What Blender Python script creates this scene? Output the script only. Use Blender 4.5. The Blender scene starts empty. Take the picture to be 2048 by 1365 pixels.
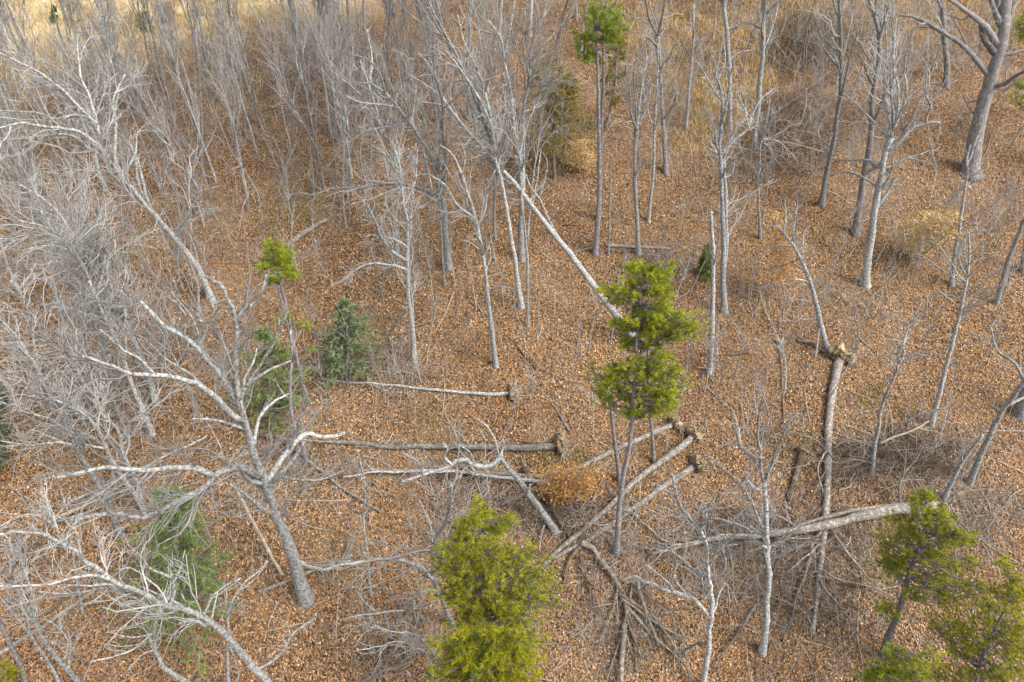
import bpy, math, random
import numpy as np

# ---------------------------------------------------------------- camera, sky, sun, exposure
SC = bpy.context.scene
COL = SC.collection
FPX = 1365.0                      # focal length in photo pixels (photo 2048 x 1365)
PITCH = math.radians(36.0)        # camera looks this far below the horizon
CAM = np.array([0.0, 0.0, 30.2])
cam_data = bpy.data.cameras.new('camera')
cam_data.sensor_width = 36.0
cam_data.lens = 36.0 * FPX / 2048.0
cam_data.clip_start = 0.1
cam_data.clip_end = 2000.0
cam = bpy.data.objects.new('camera', cam_data)
cam.location = CAM
cam.rotation_euler = (math.pi / 2 - PITCH, 0, 0)
COL.objects.link(cam)
SC.camera = cam

SUN_ELEV, SUN_AZ = math.radians(52), math.radians(118)     # azimuth clockwise from +Y
world = bpy.data.worlds.new('World')
SC.world = world
world.use_nodes = True
wn = world.node_tree.nodes
bg = wn['Background']
sky = wn.new('ShaderNodeTexSky')
sky.sky_type = 'NISHITA'
sky.sun_disc = False
sky.sun_elevation = SUN_ELEV
sky.sun_rotation = SUN_AZ
sky.air_density = 1.0
sky.dust_density = 4.0
sky.ozone_density = 1.0
# a thin overcast: the same sky with most of its blue taken out by cloud
hsv = wn.new('ShaderNodeHueSaturation')
hsv.inputs['Saturation'].default_value = 0.5
world.node_tree.links.new(sky.outputs[0], hsv.inputs['Color'])
world.node_tree.links.new(hsv.outputs[0], bg.inputs['Color'])
bg.inputs['Strength'].default_value = 0.15

sun_data = bpy.data.lights.new('sun', 'SUN')
sun_data.energy = 1.3
sun_data.angle = math.radians(26)
sun_data.color = (1.0, 0.97, 0.91)
sun = bpy.data.objects.new('sun', sun_data)
sd = np.array([math.sin(SUN_AZ) * math.cos(SUN_ELEV), math.cos(SUN_AZ) * math.cos(SUN_ELEV), math.sin(SUN_ELEV)])
from mathutils import Vector
sun.rotation_euler = Vector(-sd).to_track_quat('-Z', 'Y').to_euler()
sun.location = (30, -30, 60)
COL.objects.link(sun)

SC.view_settings.view_transform = 'Standard'
SC.view_settings.look = 'None'
SC.view_settings.gamma = 1.0
SC.view_settings.use_curve_mapping = False
SC.view_settings.exposure = 1.12
SC.render.engine = 'CYCLES'
SC.cycles.max_bounces = 5
SC.cycles.diffuse_bounces = 3

rng = np.random.default_rng(7)
random.seed(7)

# ---------------------------------------------------------------- terrain and projection
FWD = np.array([0, math.cos(PITCH), -math.sin(PITCH)])
UPV = np.array([0, math.sin(PITCH), math.cos(PITCH)])
SLOPE = math.tan(math.radians(22))

def zg(x, y):
    """height of the hillside"""
    x = np.asarray(x, float); y = np.asarray(y, float)
    yy = np.where(y > 62, 62 + 40 * (1 - np.exp(-(y - 62) / 40)), y)
    z = yy * SLOPE
    z = z + 0.28 * np.sin(x * 0.21 + 0.7) * np.cos(y * 0.17 + 0.4) + 0.16 * np.sin(x * 0.47 + y * 0.31) + 0.07 * np.sin(x * 1.1 - y * 0.9 + 1.2)
    z = z + 0.04 * np.sin(x * 2.3 + 1.7 * y) + 0.03 * np.sin(3.1 * x - 2.2 * y + 0.5)
    gy = 17.2 + 0.05 * x
    z = z - 0.55 * np.exp(-((y - gy) / 1.5) ** 2) * np.exp(-((x - 3) / 9.0) ** 2)
    return z

def ray(px, py):
    a = (np.asarray(px, float) - 1024.0) / FPX
    b = -(np.asarray(py, float) - 682.5) / FPX
    d = np.stack([a, FWD[1] + b * UPV[1], FWD[2] + b * UPV[2]], -1)
    return d

def ground(px, py, h=0.0):
    """point of the hillside (h above it) seen at a photo pixel"""
    d = ray(px, py)
    t = 28.0 / np.maximum(0.2, SLOPE * 0.93 * d[..., 1] - 0.93 * d[..., 2])
    for _ in range(25):
        p = CAM + d * t[..., None]
        e = p[..., 2] - h - zg(p[..., 0], p[..., 1])
        t = t + e / np.maximum(0.15, SLOPE * d[..., 1] - d[..., 2]) * 0.9
    return CAM + d * t[..., None]

def pix(P):
    q = np.asarray(P) - CAM
    f = q @ FWD
    return np.stack([1024 + FPX * q[..., 0] / f, 682.5 - FPX * (q @ UPV) / f], -1), f

def depth(P):
    return (np.asarray(P) - CAM) @ FWD

# ---------------------------------------------------------------- mesh building
class Geo:
    """collects tubes and loose faces and links them as ONE mesh object"""
    def __init__(self):
        self.V = []; self.Q = []; self.T = []; self.C = []; self.n = 0
    def raw(self, V, Q=None, T=None, C=None):
        V = np.asarray(V, float).reshape(-1, 3)
        if Q is not None and len(Q): self.Q.append(np.asarray(Q) + self.n)
        if T is not None and len(T): self.T.append(np.asarray(T) + self.n)
        self.V.append(V); self.n += len(V)
        if C is not None: self.C.append(np.asarray(C, float))
    def tubes(self, P, R, S=4, cap=False, rough=0.0, C=None):
        P = np.asarray(P, float); R = np.asarray(R, float)
        if P.ndim == 2: P = P[None]; R = R[None]
        N, K, _ = P.shape
        if N == 0: return
        T = np.empty_like(P)
        T[:, 1:-1] = P[:, 2:] - P[:, :-2]; T[:, 0] = P[:, 1] - P[:, 0]; T[:, -1] = P[:, -1] - P[:, -2]
        T /= np.linalg.norm(T, axis=2, keepdims=True) + 1e-9
        ref = np.eye(3)[np.argmin(np.abs(T[:, 0]), axis=1)]
        U = np.empty_like(P)
        u = ref
        for k in range(K):
            u = u - (u * T[:, k]).sum(1, keepdims=True) * T[:, k]
            u = u / (np.linalg.norm(u, axis=1, keepdims=True) + 1e-9)
            U[:, k] = u
        W = np.cross(T, U)
        a = np.arange(S) * 2 * math.pi / S
        rr = R[:, :, None] * np.ones(S)
        if rough:
            rr = rr * (1 + rough * rng.normal(size=rr.shape))
        V = P[:, :, None, :] + rr[..., None] * (np.cos(a)[None, None, :, None] * U[:, :, None] + np.sin(a)[None, None, :, None] * W[:, :, None])
        idx = np.arange(N * K * S).reshape(N, K, S)
        nx = np.roll(idx, -1, axis=2)
        Q = np.stack([idx[:, :-1], nx[:, :-1], nx[:, 1:], idx[:, 1:]], -1).reshape(-1, 4)
        VV = V.reshape(-1, 3)
        tr = None
        if cap:
            c0 = N * K * S + np.arange(N); c1 = c0 + N
            VV = np.concatenate([VV, P[:, 0], P[:, -1]])
            t0 = np.stack([np.repeat(c0, S).reshape(N, S), nx[:, 0], idx[:, 0]], -1).reshape(-1, 3)
            t1 = np.stack([np.repeat(c1, S).reshape(N, S), idx[:, -1], nx[:, -1]], -1).reshape(-1, 3)
            tr = np.concatenate([t0, t1])
        cc = None
        if C is not None:
            cc = np.repeat(np.asarray(C, float), K * S, axis=0)
        self.raw(VV, Q, tr, cc)
    def build(self, name, mat, parent=None, origin=None, smooth=True):
        V = np.concatenate(self.V)
        if origin is not None: V = V - np.asarray(origin)
        Q = np.concatenate(self.Q) if self.Q else np.zeros((0, 4), int)
        T = np.concatenate(self.T) if self.T else np.zeros((0, 3), int)
        me = bpy.data.meshes.new(name)
        me.vertices.add(len(V)); me.vertices.foreach_set('co', V.astype(np.float32).ravel())
        loops = np.concatenate([Q.ravel(), T.ravel()]).astype(np.int32)
        tot = np.concatenate([np.full(len(Q), 4), np.full(len(T), 3)]).astype(np.int32)
        st = np.concatenate([[0], np.cumsum(tot)[:-1]]).astype(np.int32)
        me.loops.add(len(loops)); me.loops.foreach_set('vertex_index', loops)
        me.polygons.add(len(tot)); me.polygons.foreach_set('loop_start', st); me.polygons.foreach_set('loop_total', tot)
        if smooth: me.polygons.foreach_set('use_smooth', np.ones(len(tot), bool))
        if self.C:
            c = np.concatenate(self.C)
            if c.shape[1] == 3: c = np.concatenate([c, np.ones((len(c), 1))], 1)
            at = me.color_attributes.new('tone', 'FLOAT_COLOR', 'POINT')
            at.data.foreach_set('color', c.astype(np.float32).ravel())
        me.update()
        me.materials.append(mat)
        o = bpy.data.objects.new(name, me)
        COL.objects.link(o)
        if parent is not None: o.parent = parent
        return o

def thing(name, label, cat, loc, group=None):
    o = bpy.data.objects.new(name, None)
    o.empty_display_size = 0.3
    COL.objects.link(o)
    o.location = loc
    o['label'] = label; o['category'] = cat
    if group: o['group'] = group
    return o

def tag(o, label=None, cat=None, group=None, kind=None):
    if label: o['label'] = label
    if cat: o['category'] = cat
    if group: o['group'] = group
    if kind: o['kind'] = kind
    return o

def curve(P, K):
    """Catmull-Rom through P, resampled to K points of equal spacing"""
    P = np.asarray(P, float)
    if len(P) == 2:
        t = np.linspace(0, 1, K)[:, None]
        return P[0] * (1 - t) + P[1] * t
    E = np.concatenate([[2 * P[0] - P[1]], P, [2 * P[-1] - P[-2]]])
    out = []
    s = np.linspace(0, 1, 9)[:-1, None]
    for i in range(1, len(E) - 2):
        a, b, c, d = E[i - 1], E[i], E[i + 1], E[i + 2]
        out.append(0.5 * (2 * b + (c - a) * s + (2 * a - 5 * b + 4 * c - d) * s ** 2 + (3 * b - a - 3 * c + d) * s ** 3))
    out = np.concatenate(out + [P[-1:]])
    L = np.concatenate([[0], np.cumsum(np.linalg.norm(np.diff(out, axis=0), axis=1))])
    u = np.linspace(0, L[-1], K)
    return np.stack([np.interp(u, L, out[:, j]) for j in range(3)], -1)

def unit(v):
    return v / (np.linalg.norm(v, axis=-1, keepdims=True) + 1e-9)

def sprout(P, R, idx, t, L, ang, K, r0, up=0.05, wig=0.18, r1=0.35):
    """grow len(idx) child chains of K points out of parent chains P[N,Kp,3]"""
    Kp = P.shape[1]
    f = np.clip(t * (Kp - 1), 0, Kp - 1.001)
    i = f.astype(int); w = (f - i)[:, None]
    a = P[idx, i]; b = P[idx, i + 1]
    pos = a * (1 - w) + b * w
    rp = R[idx, i] * (1 - w[:, 0]) + R[idx, i + 1] * w[:, 0]
    d = unit(b - a)
    pr = rng.normal(size=d.shape); pr = unit(pr - (pr * d).sum(1, keepdims=True) * d)
    d = unit(d * np.cos(ang)[:, None] + pr * np.sin(ang)[:, None])
    r0 = np.minimum(r0, rp * 0.75)
    out = np.empty((len(idx), K, 3)); out[:, 0] = pos
    step = (L / (K - 1))[:, None]
    for k in range(1, K):
        out[:, k] = out[:, k - 1] + d * step
        d = unit(d + wig * rng.normal(size=d.shape) + np.array([0, 0, up]))
    Rr = r0[:, None] * np.linspace(1, r1, K)[None, :]
    return out, Rr

def chain_len(P):
    return np.linalg.norm(np.diff(P, axis=1), axis=2).sum(1)

def scatter(P, per_m, tmin=0.15, tmax=0.98, maxn=60):
    """parent index and position for children, a number per metre of parent"""
    n = np.clip(rng.poisson(chain_len(P) * per_m), 1, maxn)
    idx = np.repeat(np.arange(len(P)), n)
    return idx, rng.uniform(tmin, tmax, len(idx))

# ---------------------------------------------------------------- materials
def mat_base(name, rough=0.9):
    m = bpy.data.materials.new(name); m.use_nodes = True
    nt = m.node_tree
    b = nt.nodes['Principled BSDF']
    b.inputs['Roughness'].default_value = rough
    b.inputs['Specular IOR Level'].default_value = 0.15
    return m, nt, b

def mat_bark(name, dark, base, pale, scale=3.0, cover=0.5, bump=0.4, stretch=0.35):
    m, nt, b = mat_base(name)
    N, L = nt.nodes.new, nt.links.new
    tc = N('ShaderNodeTexCoord')
    mp = N('ShaderNodeMapping'); mp.inputs['Scale'].default_value = (1, 1, stretch)
    L(tc.outputs['Object'], mp.inputs['Vector'])
    n1 = N('ShaderNodeTexNoise'); n1.inputs['Scale'].default_value = scale; n1.inputs['Detail'].default_value = 5; n1.inputs['Roughness'].default_value = 0.65
    n2 = N('ShaderNodeTexNoise'); n2.inputs['Scale'].default_value = scale * 6; n2.inputs['Detail'].default_value = 4
    L(tc.outputs['Object'], n1.inputs['Vector']); L(mp.outputs[0], n2.inputs['Vector'])
    r1 = N('ShaderNodeValToRGB')
    e = r1.color_ramp.elements
    e[0].position = 0.5 - 0.14; e[0].color = (*dark, 1)
    e[1].position = 0.5 + 0.14; e[1].color = (*base, 1)
    L(n2.outputs['Fac'], r1.inputs[0])
    r2 = N('ShaderNodeValToRGB')
    e = r2.color_ramp.elements
    e[0].position = 1 - cover - 0.06; e[0].color = (0, 0, 0, 1)
    e[1].position = 1 - cover + 0.06; e[1].color = (1, 1, 1, 1)
    L(n1.outputs['Fac'], r2.inputs[0])
    mx = N('ShaderNodeMix'); mx.data_type = 'RGBA'
    L(r2.outputs[0], mx.inputs[0]); L(r1.outputs[0], mx.inputs[6]); mx.inputs[7].default_value = (*pale, 1)
    oi = N('ShaderNodeObjectInfo')
    mr = N('ShaderNodeMapRange'); mr.inputs['To Min'].default_value = 0.62; mr.inputs['To Max'].default_value = 1.14
    L(oi.outputs['Random'], mr.inputs[0])
    mu = N('ShaderNodeMix'); mu.data_type = 'RGBA'; mu.blend_type = 'MULTIPLY'; mu.inputs[0].default_value = 1
    L(mx.outputs[2], mu.inputs[6]); L(mr.outputs[0], mu.inputs[7])
    L(mu.outputs[2], b.inputs['Base Color'])
    bp = N('ShaderNodeBump'); bp.inputs['Strength'].default_value = bump; bp.inputs['Distance'].default_value = 0.03
    L(n2.outputs['Fac'], bp.inputs['Height']); L(bp.outputs[0], b.inputs['Normal'])
    return m

def mat_tone(name, rough=0.85, trans=0.0):
    """colour comes from the piece's own colour attribute"""
    m, nt, b = mat_base(name, rough)
    at = nt.nodes.new('ShaderNodeAttribute'); at.attribute_name = 'tone'
    nt.links.new(at.outputs['Color'], b.inputs['Base Color'])
    if trans:
        tr = nt.nodes.new('ShaderNodeBsdfTranslucent'); mix = nt.nodes.new('ShaderNodeMixShader')
        mix.inputs[0].default_value = trans
        nt.links.new(at.outputs['Color'], tr.inputs['Color'])
        nt.links.new(b.outputs[0], mix.inputs[1]); nt.links.new(tr.outputs[0], mix.inputs[2])
        nt.links.new(mix.outputs[0], nt.nodes['Material Output'].inputs['Surface'])
    return m

M = {}
M['bark'] = mat_bark('pale_lichened_bark', (0.12, 0.115, 0.105), (0.335, 0.33, 0.31), (0.50, 0.50, 0.475), 11.0, 0.5, 0.6)
M['bark_grey'] = mat_bark('smooth_grey_bark', (0.14, 0.135, 0.125), (0.31, 0.305, 0.29), (0.42, 0.42, 0.40), 11.0, 0.47, 0.4)
M['bark_pine'] = mat_bark('scaly_pine_bark', (0.14, 0.12, 0.12), (0.28, 0.255, 0.25), (0.37, 0.35, 0.345), 8.0, 0.45, 0.7)
M['bark_pink'] = mat_bark('furrowed_pinkish_bark', (0.14, 0.125, 0.115), (0.37, 0.345, 0.325), (0.45, 0.43, 0.405), 6.0, 0.40, 1.0, 0.14)
M['dead'] = mat_bark('weathered_deadwood', (0.13, 0.105, 0.085), (0.29, 0.245, 0.195), (0.40, 0.36, 0.30), 7.0, 0.45, 0.6)
M['rot'] = mat_bark('rotten_brown_wood', (0.07, 0.05, 0.035), (0.19, 0.135, 0.09), (0.28, 0.22, 0.16), 3.0, 0.42, 0.8)
M['wood'] = mat_bark('bare_split_wood', (0.27, 0.215, 0.155), (0.47, 0.395, 0.30), (0.58, 0.51, 0.41), 6.0, 0.4, 0.6, 0.15)
M['twig'] = mat_bark('pale_twig', (0.30, 0.285, 0.265), (0.42, 0.41, 0.385), (0.50, 0.495, 0.465), 3.0, 0.4, 0.0)
M['twig_mauve'] = mat_bark('mauve_grey_twig', (0.21, 0.18, 0.16), (0.31, 0.27, 0.245), (0.38, 0.345, 0.315), 3.0, 0.4, 0.0)
M['twig_brown'] = mat_bark('brown_twig', (0.12, 0.085, 0.06), (0.20, 0.15, 0.11), (0.27, 0.215, 0.165), 3.0, 0.4, 0.0)
M['log'] = mat_bark('rough_log_bark', (0.11, 0.09, 0.072), (0.31, 0.275, 0.235), (0.43, 0.40, 0.355), 8.0, 0.45, 1.0, 0.3)
M['soil'] = mat_bark('clay_soil', (0.30, 0.20, 0.10), (0.56, 0.42, 0.24), (0.66, 0.53, 0.33), 6.0, 0.45, 0.8, 1.0)
M['leaf'] = mat_tone('dry_leaf', 0.8, 0.12)
M['needle'] = mat_tone('pine_needle', 0.55, 0.35)
M['straw'] = mat_tone('dry_straw', 0.8, 0.15)

# ---------------------------------------------------------------- the hillside
def ground_sheet():
    xs = np.concatenate([np.linspace(-160, -48, 24), np.linspace(-47.5, 47.5, 150), np.linspace(48, 160, 24)])
    ys = np.concatenate([np.linspace(-60, 4, 24), np.linspace(4.3, 62, 95), np.linspace(63, 320, 30)])
    X, Y = np.meshgrid(xs, ys)
    V = np.stack([X, Y, zg(X, Y)], -1).reshape(-1, 3)
    ny, nx = X.shape
    i = np.arange(ny * nx).reshape(ny, nx)
    Q = np.stack([i[:-1, :-1], i[:-1, 1:], i[1:, 1:], i[1:, :-1]], -1).reshape(-1, 4)
    m, nt, b = mat_base('leaf_covered_soil', 0.95)
    N, L = nt.nodes.new, nt.links.new
    tc = N('ShaderNodeTexCoord')
    v = N('ShaderNodeTexVoronoi'); v.inputs['Scale'].default_value = 15; v.inputs['Randomness'].default_value = 1
    L(tc.outputs['Object'], v.inputs['Vector'])
    sp = N('ShaderNodeSeparateColor'); L(v.outputs['Color'], sp.inputs[0])
    r = N('ShaderNodeValToRGB'); r.color_ramp.interpolation = 'CONSTANT'
    e = r.color_ramp.elements
    cols = [(0, (0.05, 0.034, 0.022)), (0.3, (0.14, 0.078, 0.038)), (0.55, (0.22, 0.12, 0.052)), (0.75, (0.19, 0.125, 0.075)), (0.88, (0.32, 0.21, 0.11))]
    e[0].position = 0; e[0].color = (*cols[0][1], 1)
    e[1].position = cols[1][0]; e[1].color = (*cols[1][1], 1)
    for p, c in cols[2:]:
        q = e.new(p); q.color = (*c, 1)
    L(sp.outputs[0], r.inputs[0])
    n = N('ShaderNodeTexNoise'); n.inputs['Scale'].default_value = 0.35; n.inputs['Detail'].default_value = 6
    L(tc.outputs['Object'], n.inputs['Vector'])
    mx = N('ShaderNodeMix'); mx.data_type = 'RGBA'; mx.blend_type = 'MIX'
    rr = N('ShaderNodeValToRGB'); rr.color_ramp.elements[0].position = 0.45; rr.color_ramp.elements[1].position = 0.75
    rr.color_ramp.elements[1].color = (0.5, 0.5, 0.5, 1)
    L(n.outputs['Fac'], rr.inputs[0]); L(rr.outputs[0], mx.inputs[0])
    L(r.outputs[0], mx.inputs[6]); mx.inputs[7].default_value = (0.22, 0.17, 0.12, 1)
    # pale dry field beyond the wood's far edge
    s = N('ShaderNodeSeparateXYZ'); L(tc.outputs['Object'], s.inputs[0])
    f = N('ShaderNodeMapRange'); f.inputs['From Min'].default_value = 47; f.inputs['From Max'].default_value = 55
    ad = N('ShaderNodeMath'); ad.operation = 'MULTIPLY_ADD'; ad.inputs[1].default_value = -0.35; L(s.outputs['X'], ad.inputs[0]); L(s.outputs['Y'], ad.inputs[2])
    ad2 = N('ShaderNodeMath'); ad2.operation = 'SUBTRACT'; ad2.inputs[1].default_value = 6.0; L(ad.outputs[0], ad2.inputs[0]); L(ad2.outputs[0], f.inputs[0])
    m2 = N('ShaderNodeMix'); m2.data_type = 'RGBA'; L(f.outputs[0], m2.inputs[0]); L(mx.outputs[2], m2.inputs[6]); m2.inputs[7].default_value = (0.56, 0.45, 0.27, 1)
    L(m2.outputs[2], b.inputs['Base Color'])
    bp = N('ShaderNodeBump'); bp.inputs['Strength'].default_value = 0.6; bp.inputs['Distance'].default_value = 0.05
    L(v.outputs['Distance'], bp.inputs['Height']); L(bp.outputs[0], b.inputs['Normal'])
    g = Geo(); g.raw(V, Q)
    o = g.build('ground', m)
    tag(o, kind='structure')
ground_sheet()

def ell(px, py, items):
    """soft membership of photo pixels in a list of ellipses (cx, cy, rx, ry, strength)"""
    w = np.zeros(np.shape(px))
    for cx, cy, rx, ry, s in items:
        w = np.maximum(w, s * np.clip(1.5 - 1.2 * np.hypot((px - cx) / rx, (py - cy) / ry), 0, 1))
    return w

GRASS = [(1385, 130, 150, 120, 1.0), (1300, 60, 110, 90, .7), (1570, 60, 110, 80, .8), (1560, 150, 60, 70, .9), (1430, 240, 130, 90, .7), (1700, 60, 110, 70, .5), (1130, 290, 90, 70, .35),
         (170, 15, 330, 50, 1.0), (320, 30, 200, 60, 1.0), (470, 40, 120, 60, .7), (450, 170, 90, 60, .4), (360, 200, 60, 40, .4), (1640, 470, 40, 30, .4), (1920, 60, 140, 60, .4), (1960, 40, 120, 60, .5)]
FIELD = [(120, 0, 420, 62, 1.0), (330, 0, 200, 60, 1.0), (60, 40, 200, 50, .9)]
MOSS = [(600, 410, 70, 60, .8), (640, 330, 50, 50, .5), (560, 440, 60, 40, .6), (510, 205, 50, 60, .7), (450, 100, 50, 40, .5), (240, 500, 60, 60, .5), (120, 285, 50, 50, .8), (110, 170, 50, 40, .6),
        (1120, 935, 70, 45, .8), (900, 930, 60, 40, .6), (860, 850, 60, 40, .4), (1745, 795, 34, 34, 1.0), (1640, 250, 60, 40, .4), (1580, 880, 50, 40, .6), (1680, 60, 60, 30, .5), (1800, 850, 50, 40, .3),
        (640, 1080, 40, 30, .2), (300, 1190, 120, 80, .35), (560, 930, 40, 60, .5), (180, 880, 40, 60, .5), (1400, 270, 60, 40, .4), (1330, 900, 60, 30, .5)]
GREYED = [(150, 250, 420, 330, .75), (520, 180, 420, 220, .6), (200, 780, 330, 160, .4), (860, 60, 260, 130, .6), (1500, 320, 170, 90, .5), (1700, 200, 120, 70, .4), (1560, 1080, 330, 150, .35), (1840, 930, 130, 80, .6), (1900, 1040, 180, 120, .5), (780, 760, 130, 70, .35), (1330, 560, 120, 100, .3)]
BRIGHT = [(1590, 510, 70, 90, .8), (1850, 450, 80, 50, .6), (1120, 965, 70, 40, .9), (960, 520, 300, 300, .35), (700, 1040, 200, 120, .3), (80, 1000, 90, 60, .5), (1680, 1190, 130, 90, .3)]

def leaf_litter(n=430000):
    px = rng.uniform(-320, 2368, n); py = rng.uniform(-150, 1640, n)
    p = ground(px, py)
    gw = ell(px, py, GRASS)
    fld = ell(px, py, FIELD)
    keep = rng.random(n) > np.maximum(gw * 0.5, fld)
    px, py, p = px[keep], py[keep], p[keep]
    n = len(px)
    pal = np.array([(0.44, 0.225, 0.078), (0.36, 0.185, 0.075), (0.26, 0.13, 0.052), (0.45, 0.275, 0.14), (0.56, 0.42, 0.27), (0.16, 0.083, 0.045), (0.085, 0.05, 0.033), (0.29, 0.20, 0.14), (0.35, 0.235, 0.13)])
    pr = np.array([.19, .16, .13, .16, .085, .09, .06, .07, .055]); pr /= pr.sum()
    c = pal[rng.choice(len(pal), n, p=pr)] * rng.uniform(0.55, 1.42, (n, 1))
    big = 0.5 + 0.25 * np.sin(p[:, 0] * 0.55 + 1.3 * np.sin(p[:, 1] * 0.4)) + 0.25 * np.sin(p[:, 1] * 0.71 + 1.7 * np.sin(p[:, 0] * 0.33))
    fine = 0.5 + 0.5 * np.sin(p[:, 0] * 2.1 + 2 * np.sin(p[:, 1] * 1.7)) * np.sin(p[:, 1] * 2.6 + 1.5 * np.sin(p[:, 0] * 1.3))
    g = np.clip(ell(px, py, GREYED) + 0.12 + 0.5 * (big - 0.45) + 0.35 * (fine - 0.5), 0, 1)
    lum = c.mean(1, keepdims=True)
    c = c * 1.14 * (0.80 + 0.42 * big * (0.6 + 0.8 * fine))[:, None].clip(0.72, 1.25)
    c = c * (1 - 0.6 * g[:, None]) + (lum * np.array([1.08, 0.92, 0.72])) * 0.6 * g[:, None]
    br = ell(px, py, BRIGHT)[:, None]
    c = c * (1 + 0.22 * br) + br * np.array([0.05, 0.028, 0.004])
    mo = (ell(px, py, MOSS) * (0.4 + 0.6 * fine))[:, None] * 0.7
    c = c * (1 - mo) + np.array([0.17, 0.155, 0.045]) * rng.uniform(0.5, 1.3, (n, 1)) * mo
    gw = ell(px, py, GRASS)[:, None] * (0.15 + 0.4 * fine[:, None])
    c = c * (1 - gw) + np.array([0.46, 0.31, 0.12]) * rng.uniform(0.6, 1.2, (n, 1)) * gw
    s = rng.uniform(0.024, 0.056, n)[:, None]
    a = rng.uniform(0, 2 * math.pi, n)
    tilt = rng.normal(0, 0.38, (n, 2))
    u = np.stack([np.cos(a), np.sin(a), SLOPE * np.sin(a) + tilt[:, 0]], -1)
    v = np.stack([-np.sin(a), np.cos(a), SLOPE * np.cos(a) + tilt[:, 1]], -1)
    p = p + np.array([0, 0, 1.0]) * rng.uniform(0.01, 0.06, (n, 1))
    asp = rng.uniform(0.45, 0.75, (n, 1))
    curl = np.array([0, 0, 1.0]) * s * rng.uniform(0, 0.7, (n, 1))
    V = np.stack([p - u * s + curl, p + u * s * 0.8 - v * s * asp, p + u * s * 0.5 + v * s * asp * 1.2], 1).reshape(-1, 3)
    Q = np.arange(3 * n).reshape(n, 3)
    geo = Geo(); geo.raw(V, None, Q, np.repeat(c, 3, axis=0))
    tag(geo.build('leaf_litter', M['leaf'], smooth=False), kind='stuff')
leaf_litter()

def blades(name, p, h, c, w=0.012, lean=0.45, mat='straw'):
    n = len(p)
    d = rng.normal(0, lean, (n, 3)); d[:, 2] = 1; d = unit(d)
    s = rng.normal(size=(n, 3)); s[:, 2] = 0; s = unit(s) * w
    tip = p + d * h[:, None]
    mid = p + d * h[:, None] * 0.55 + np.array([0, 0, 0.03])
    bend = rng.normal(0, 0.12, (n, 3)) * h[:, None]; bend[:, 2] -= 0.10 * h
    tip = tip + bend
    V = np.stack([p - s, p + s, mid + s * 0.7, mid - s * 0.7, tip], 1).reshape(-1, 3)
    i = np.arange(n)[:, None] * 5
    geo = Geo(); geo.raw(V, i + np.array([[0, 1, 2, 3]]), i + np.array([[3, 2, 4]]), np.repeat(c, 5, axis=0))
    return geo.build(name, M[mat], smooth=False)

def straw_grass():
    pts = []
    for cx, cy, rx, ry, s in GRASS:
        m = int(rx * ry * s * 0.42)
        a = rng.uniform(0, 2 * math.pi, m); r = np.sqrt(rng.random(m)) * rng.uniform(0.75, 1.2, m)
        pts.append(np.stack([cx + rx * r * np.cos(a), cy + ry * r * np.sin(a)], -1))
    q = np.concatenate(pts)
    q = q[(q[:, 1] > -90)]
    # tussocks
    p = ground(q[:, 0], q[:, 1])
    f = np.sin(p[:, 0] * 2.0 + 1.3 * np.sin(p[:, 1] * 1.6)) * np.sin(p[:, 1] * 2.3 + np.sin(p[:, 0] * 1.1))
    p = p[f > rng.uniform(-0.7, 0.5, len(f))]
    n = len(p)
    c = np.array([0.62, 0.45, 0.19]) * rng.uniform(0.5, 1.3, (n, 1)) + rng.normal(0, 0.015, (n, 3))
    pale = (rng.random(n) < 0.25)[:, None]
    c = np.clip(np.where(pale, c * 0.9 + 0.09, c), 0.02, 0.8)
    tag(blades('dry_grass', p, rng.uniform(0.25, 0.7, n), c, 0.014, 0.6), kind='stuff')
    n2 = 20000
    x = rng.uniform(-58, -12, n2); y = rng.uniform(44, 78, n2); k = (y - 0.35 * x - 6.0) > rng.uniform(47, 53, n2); x, y = x[k], y[k]; n2 = len(x)
    p2 = np.stack([x, y, zg(x, y)], -1)
    c2 = np.array([0.68, 0.56, 0.34]) * rng.uniform(0.65, 1.2, (n2, 1))
    tag(blades('field_grass', p2, rng.uniform(0.3, 0.8, n2), c2, 0.03, 0.6), kind='stuff')
    q = []
    for cx, cy, rx, ry, s in MOSS:
        m = int(rx * ry * s * 0.12)
        a = rng.uniform(0, 2 * math.pi, m); r = np.sqrt(rng.random(m))
        q.append(np.stack([cx + rx * r * np.cos(a), cy + ry * r * np.sin(a)], -1))
    q = np.concatenate(q)
    p = ground(q[:, 0], q[:, 1]); n = len(p)
    c = np.array([0.15, 0.15, 0.035]) * rng.uniform(0.5, 1.4, (n, 1)) + np.array([0.05, 0.03, 0.0]) * rng.random((n, 1))
    tag(blades('ground_greenery', p, rng.uniform(0.08, 0.3, n), c, 0.02, 0.9), kind='stuff')
straw_grass()

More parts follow.
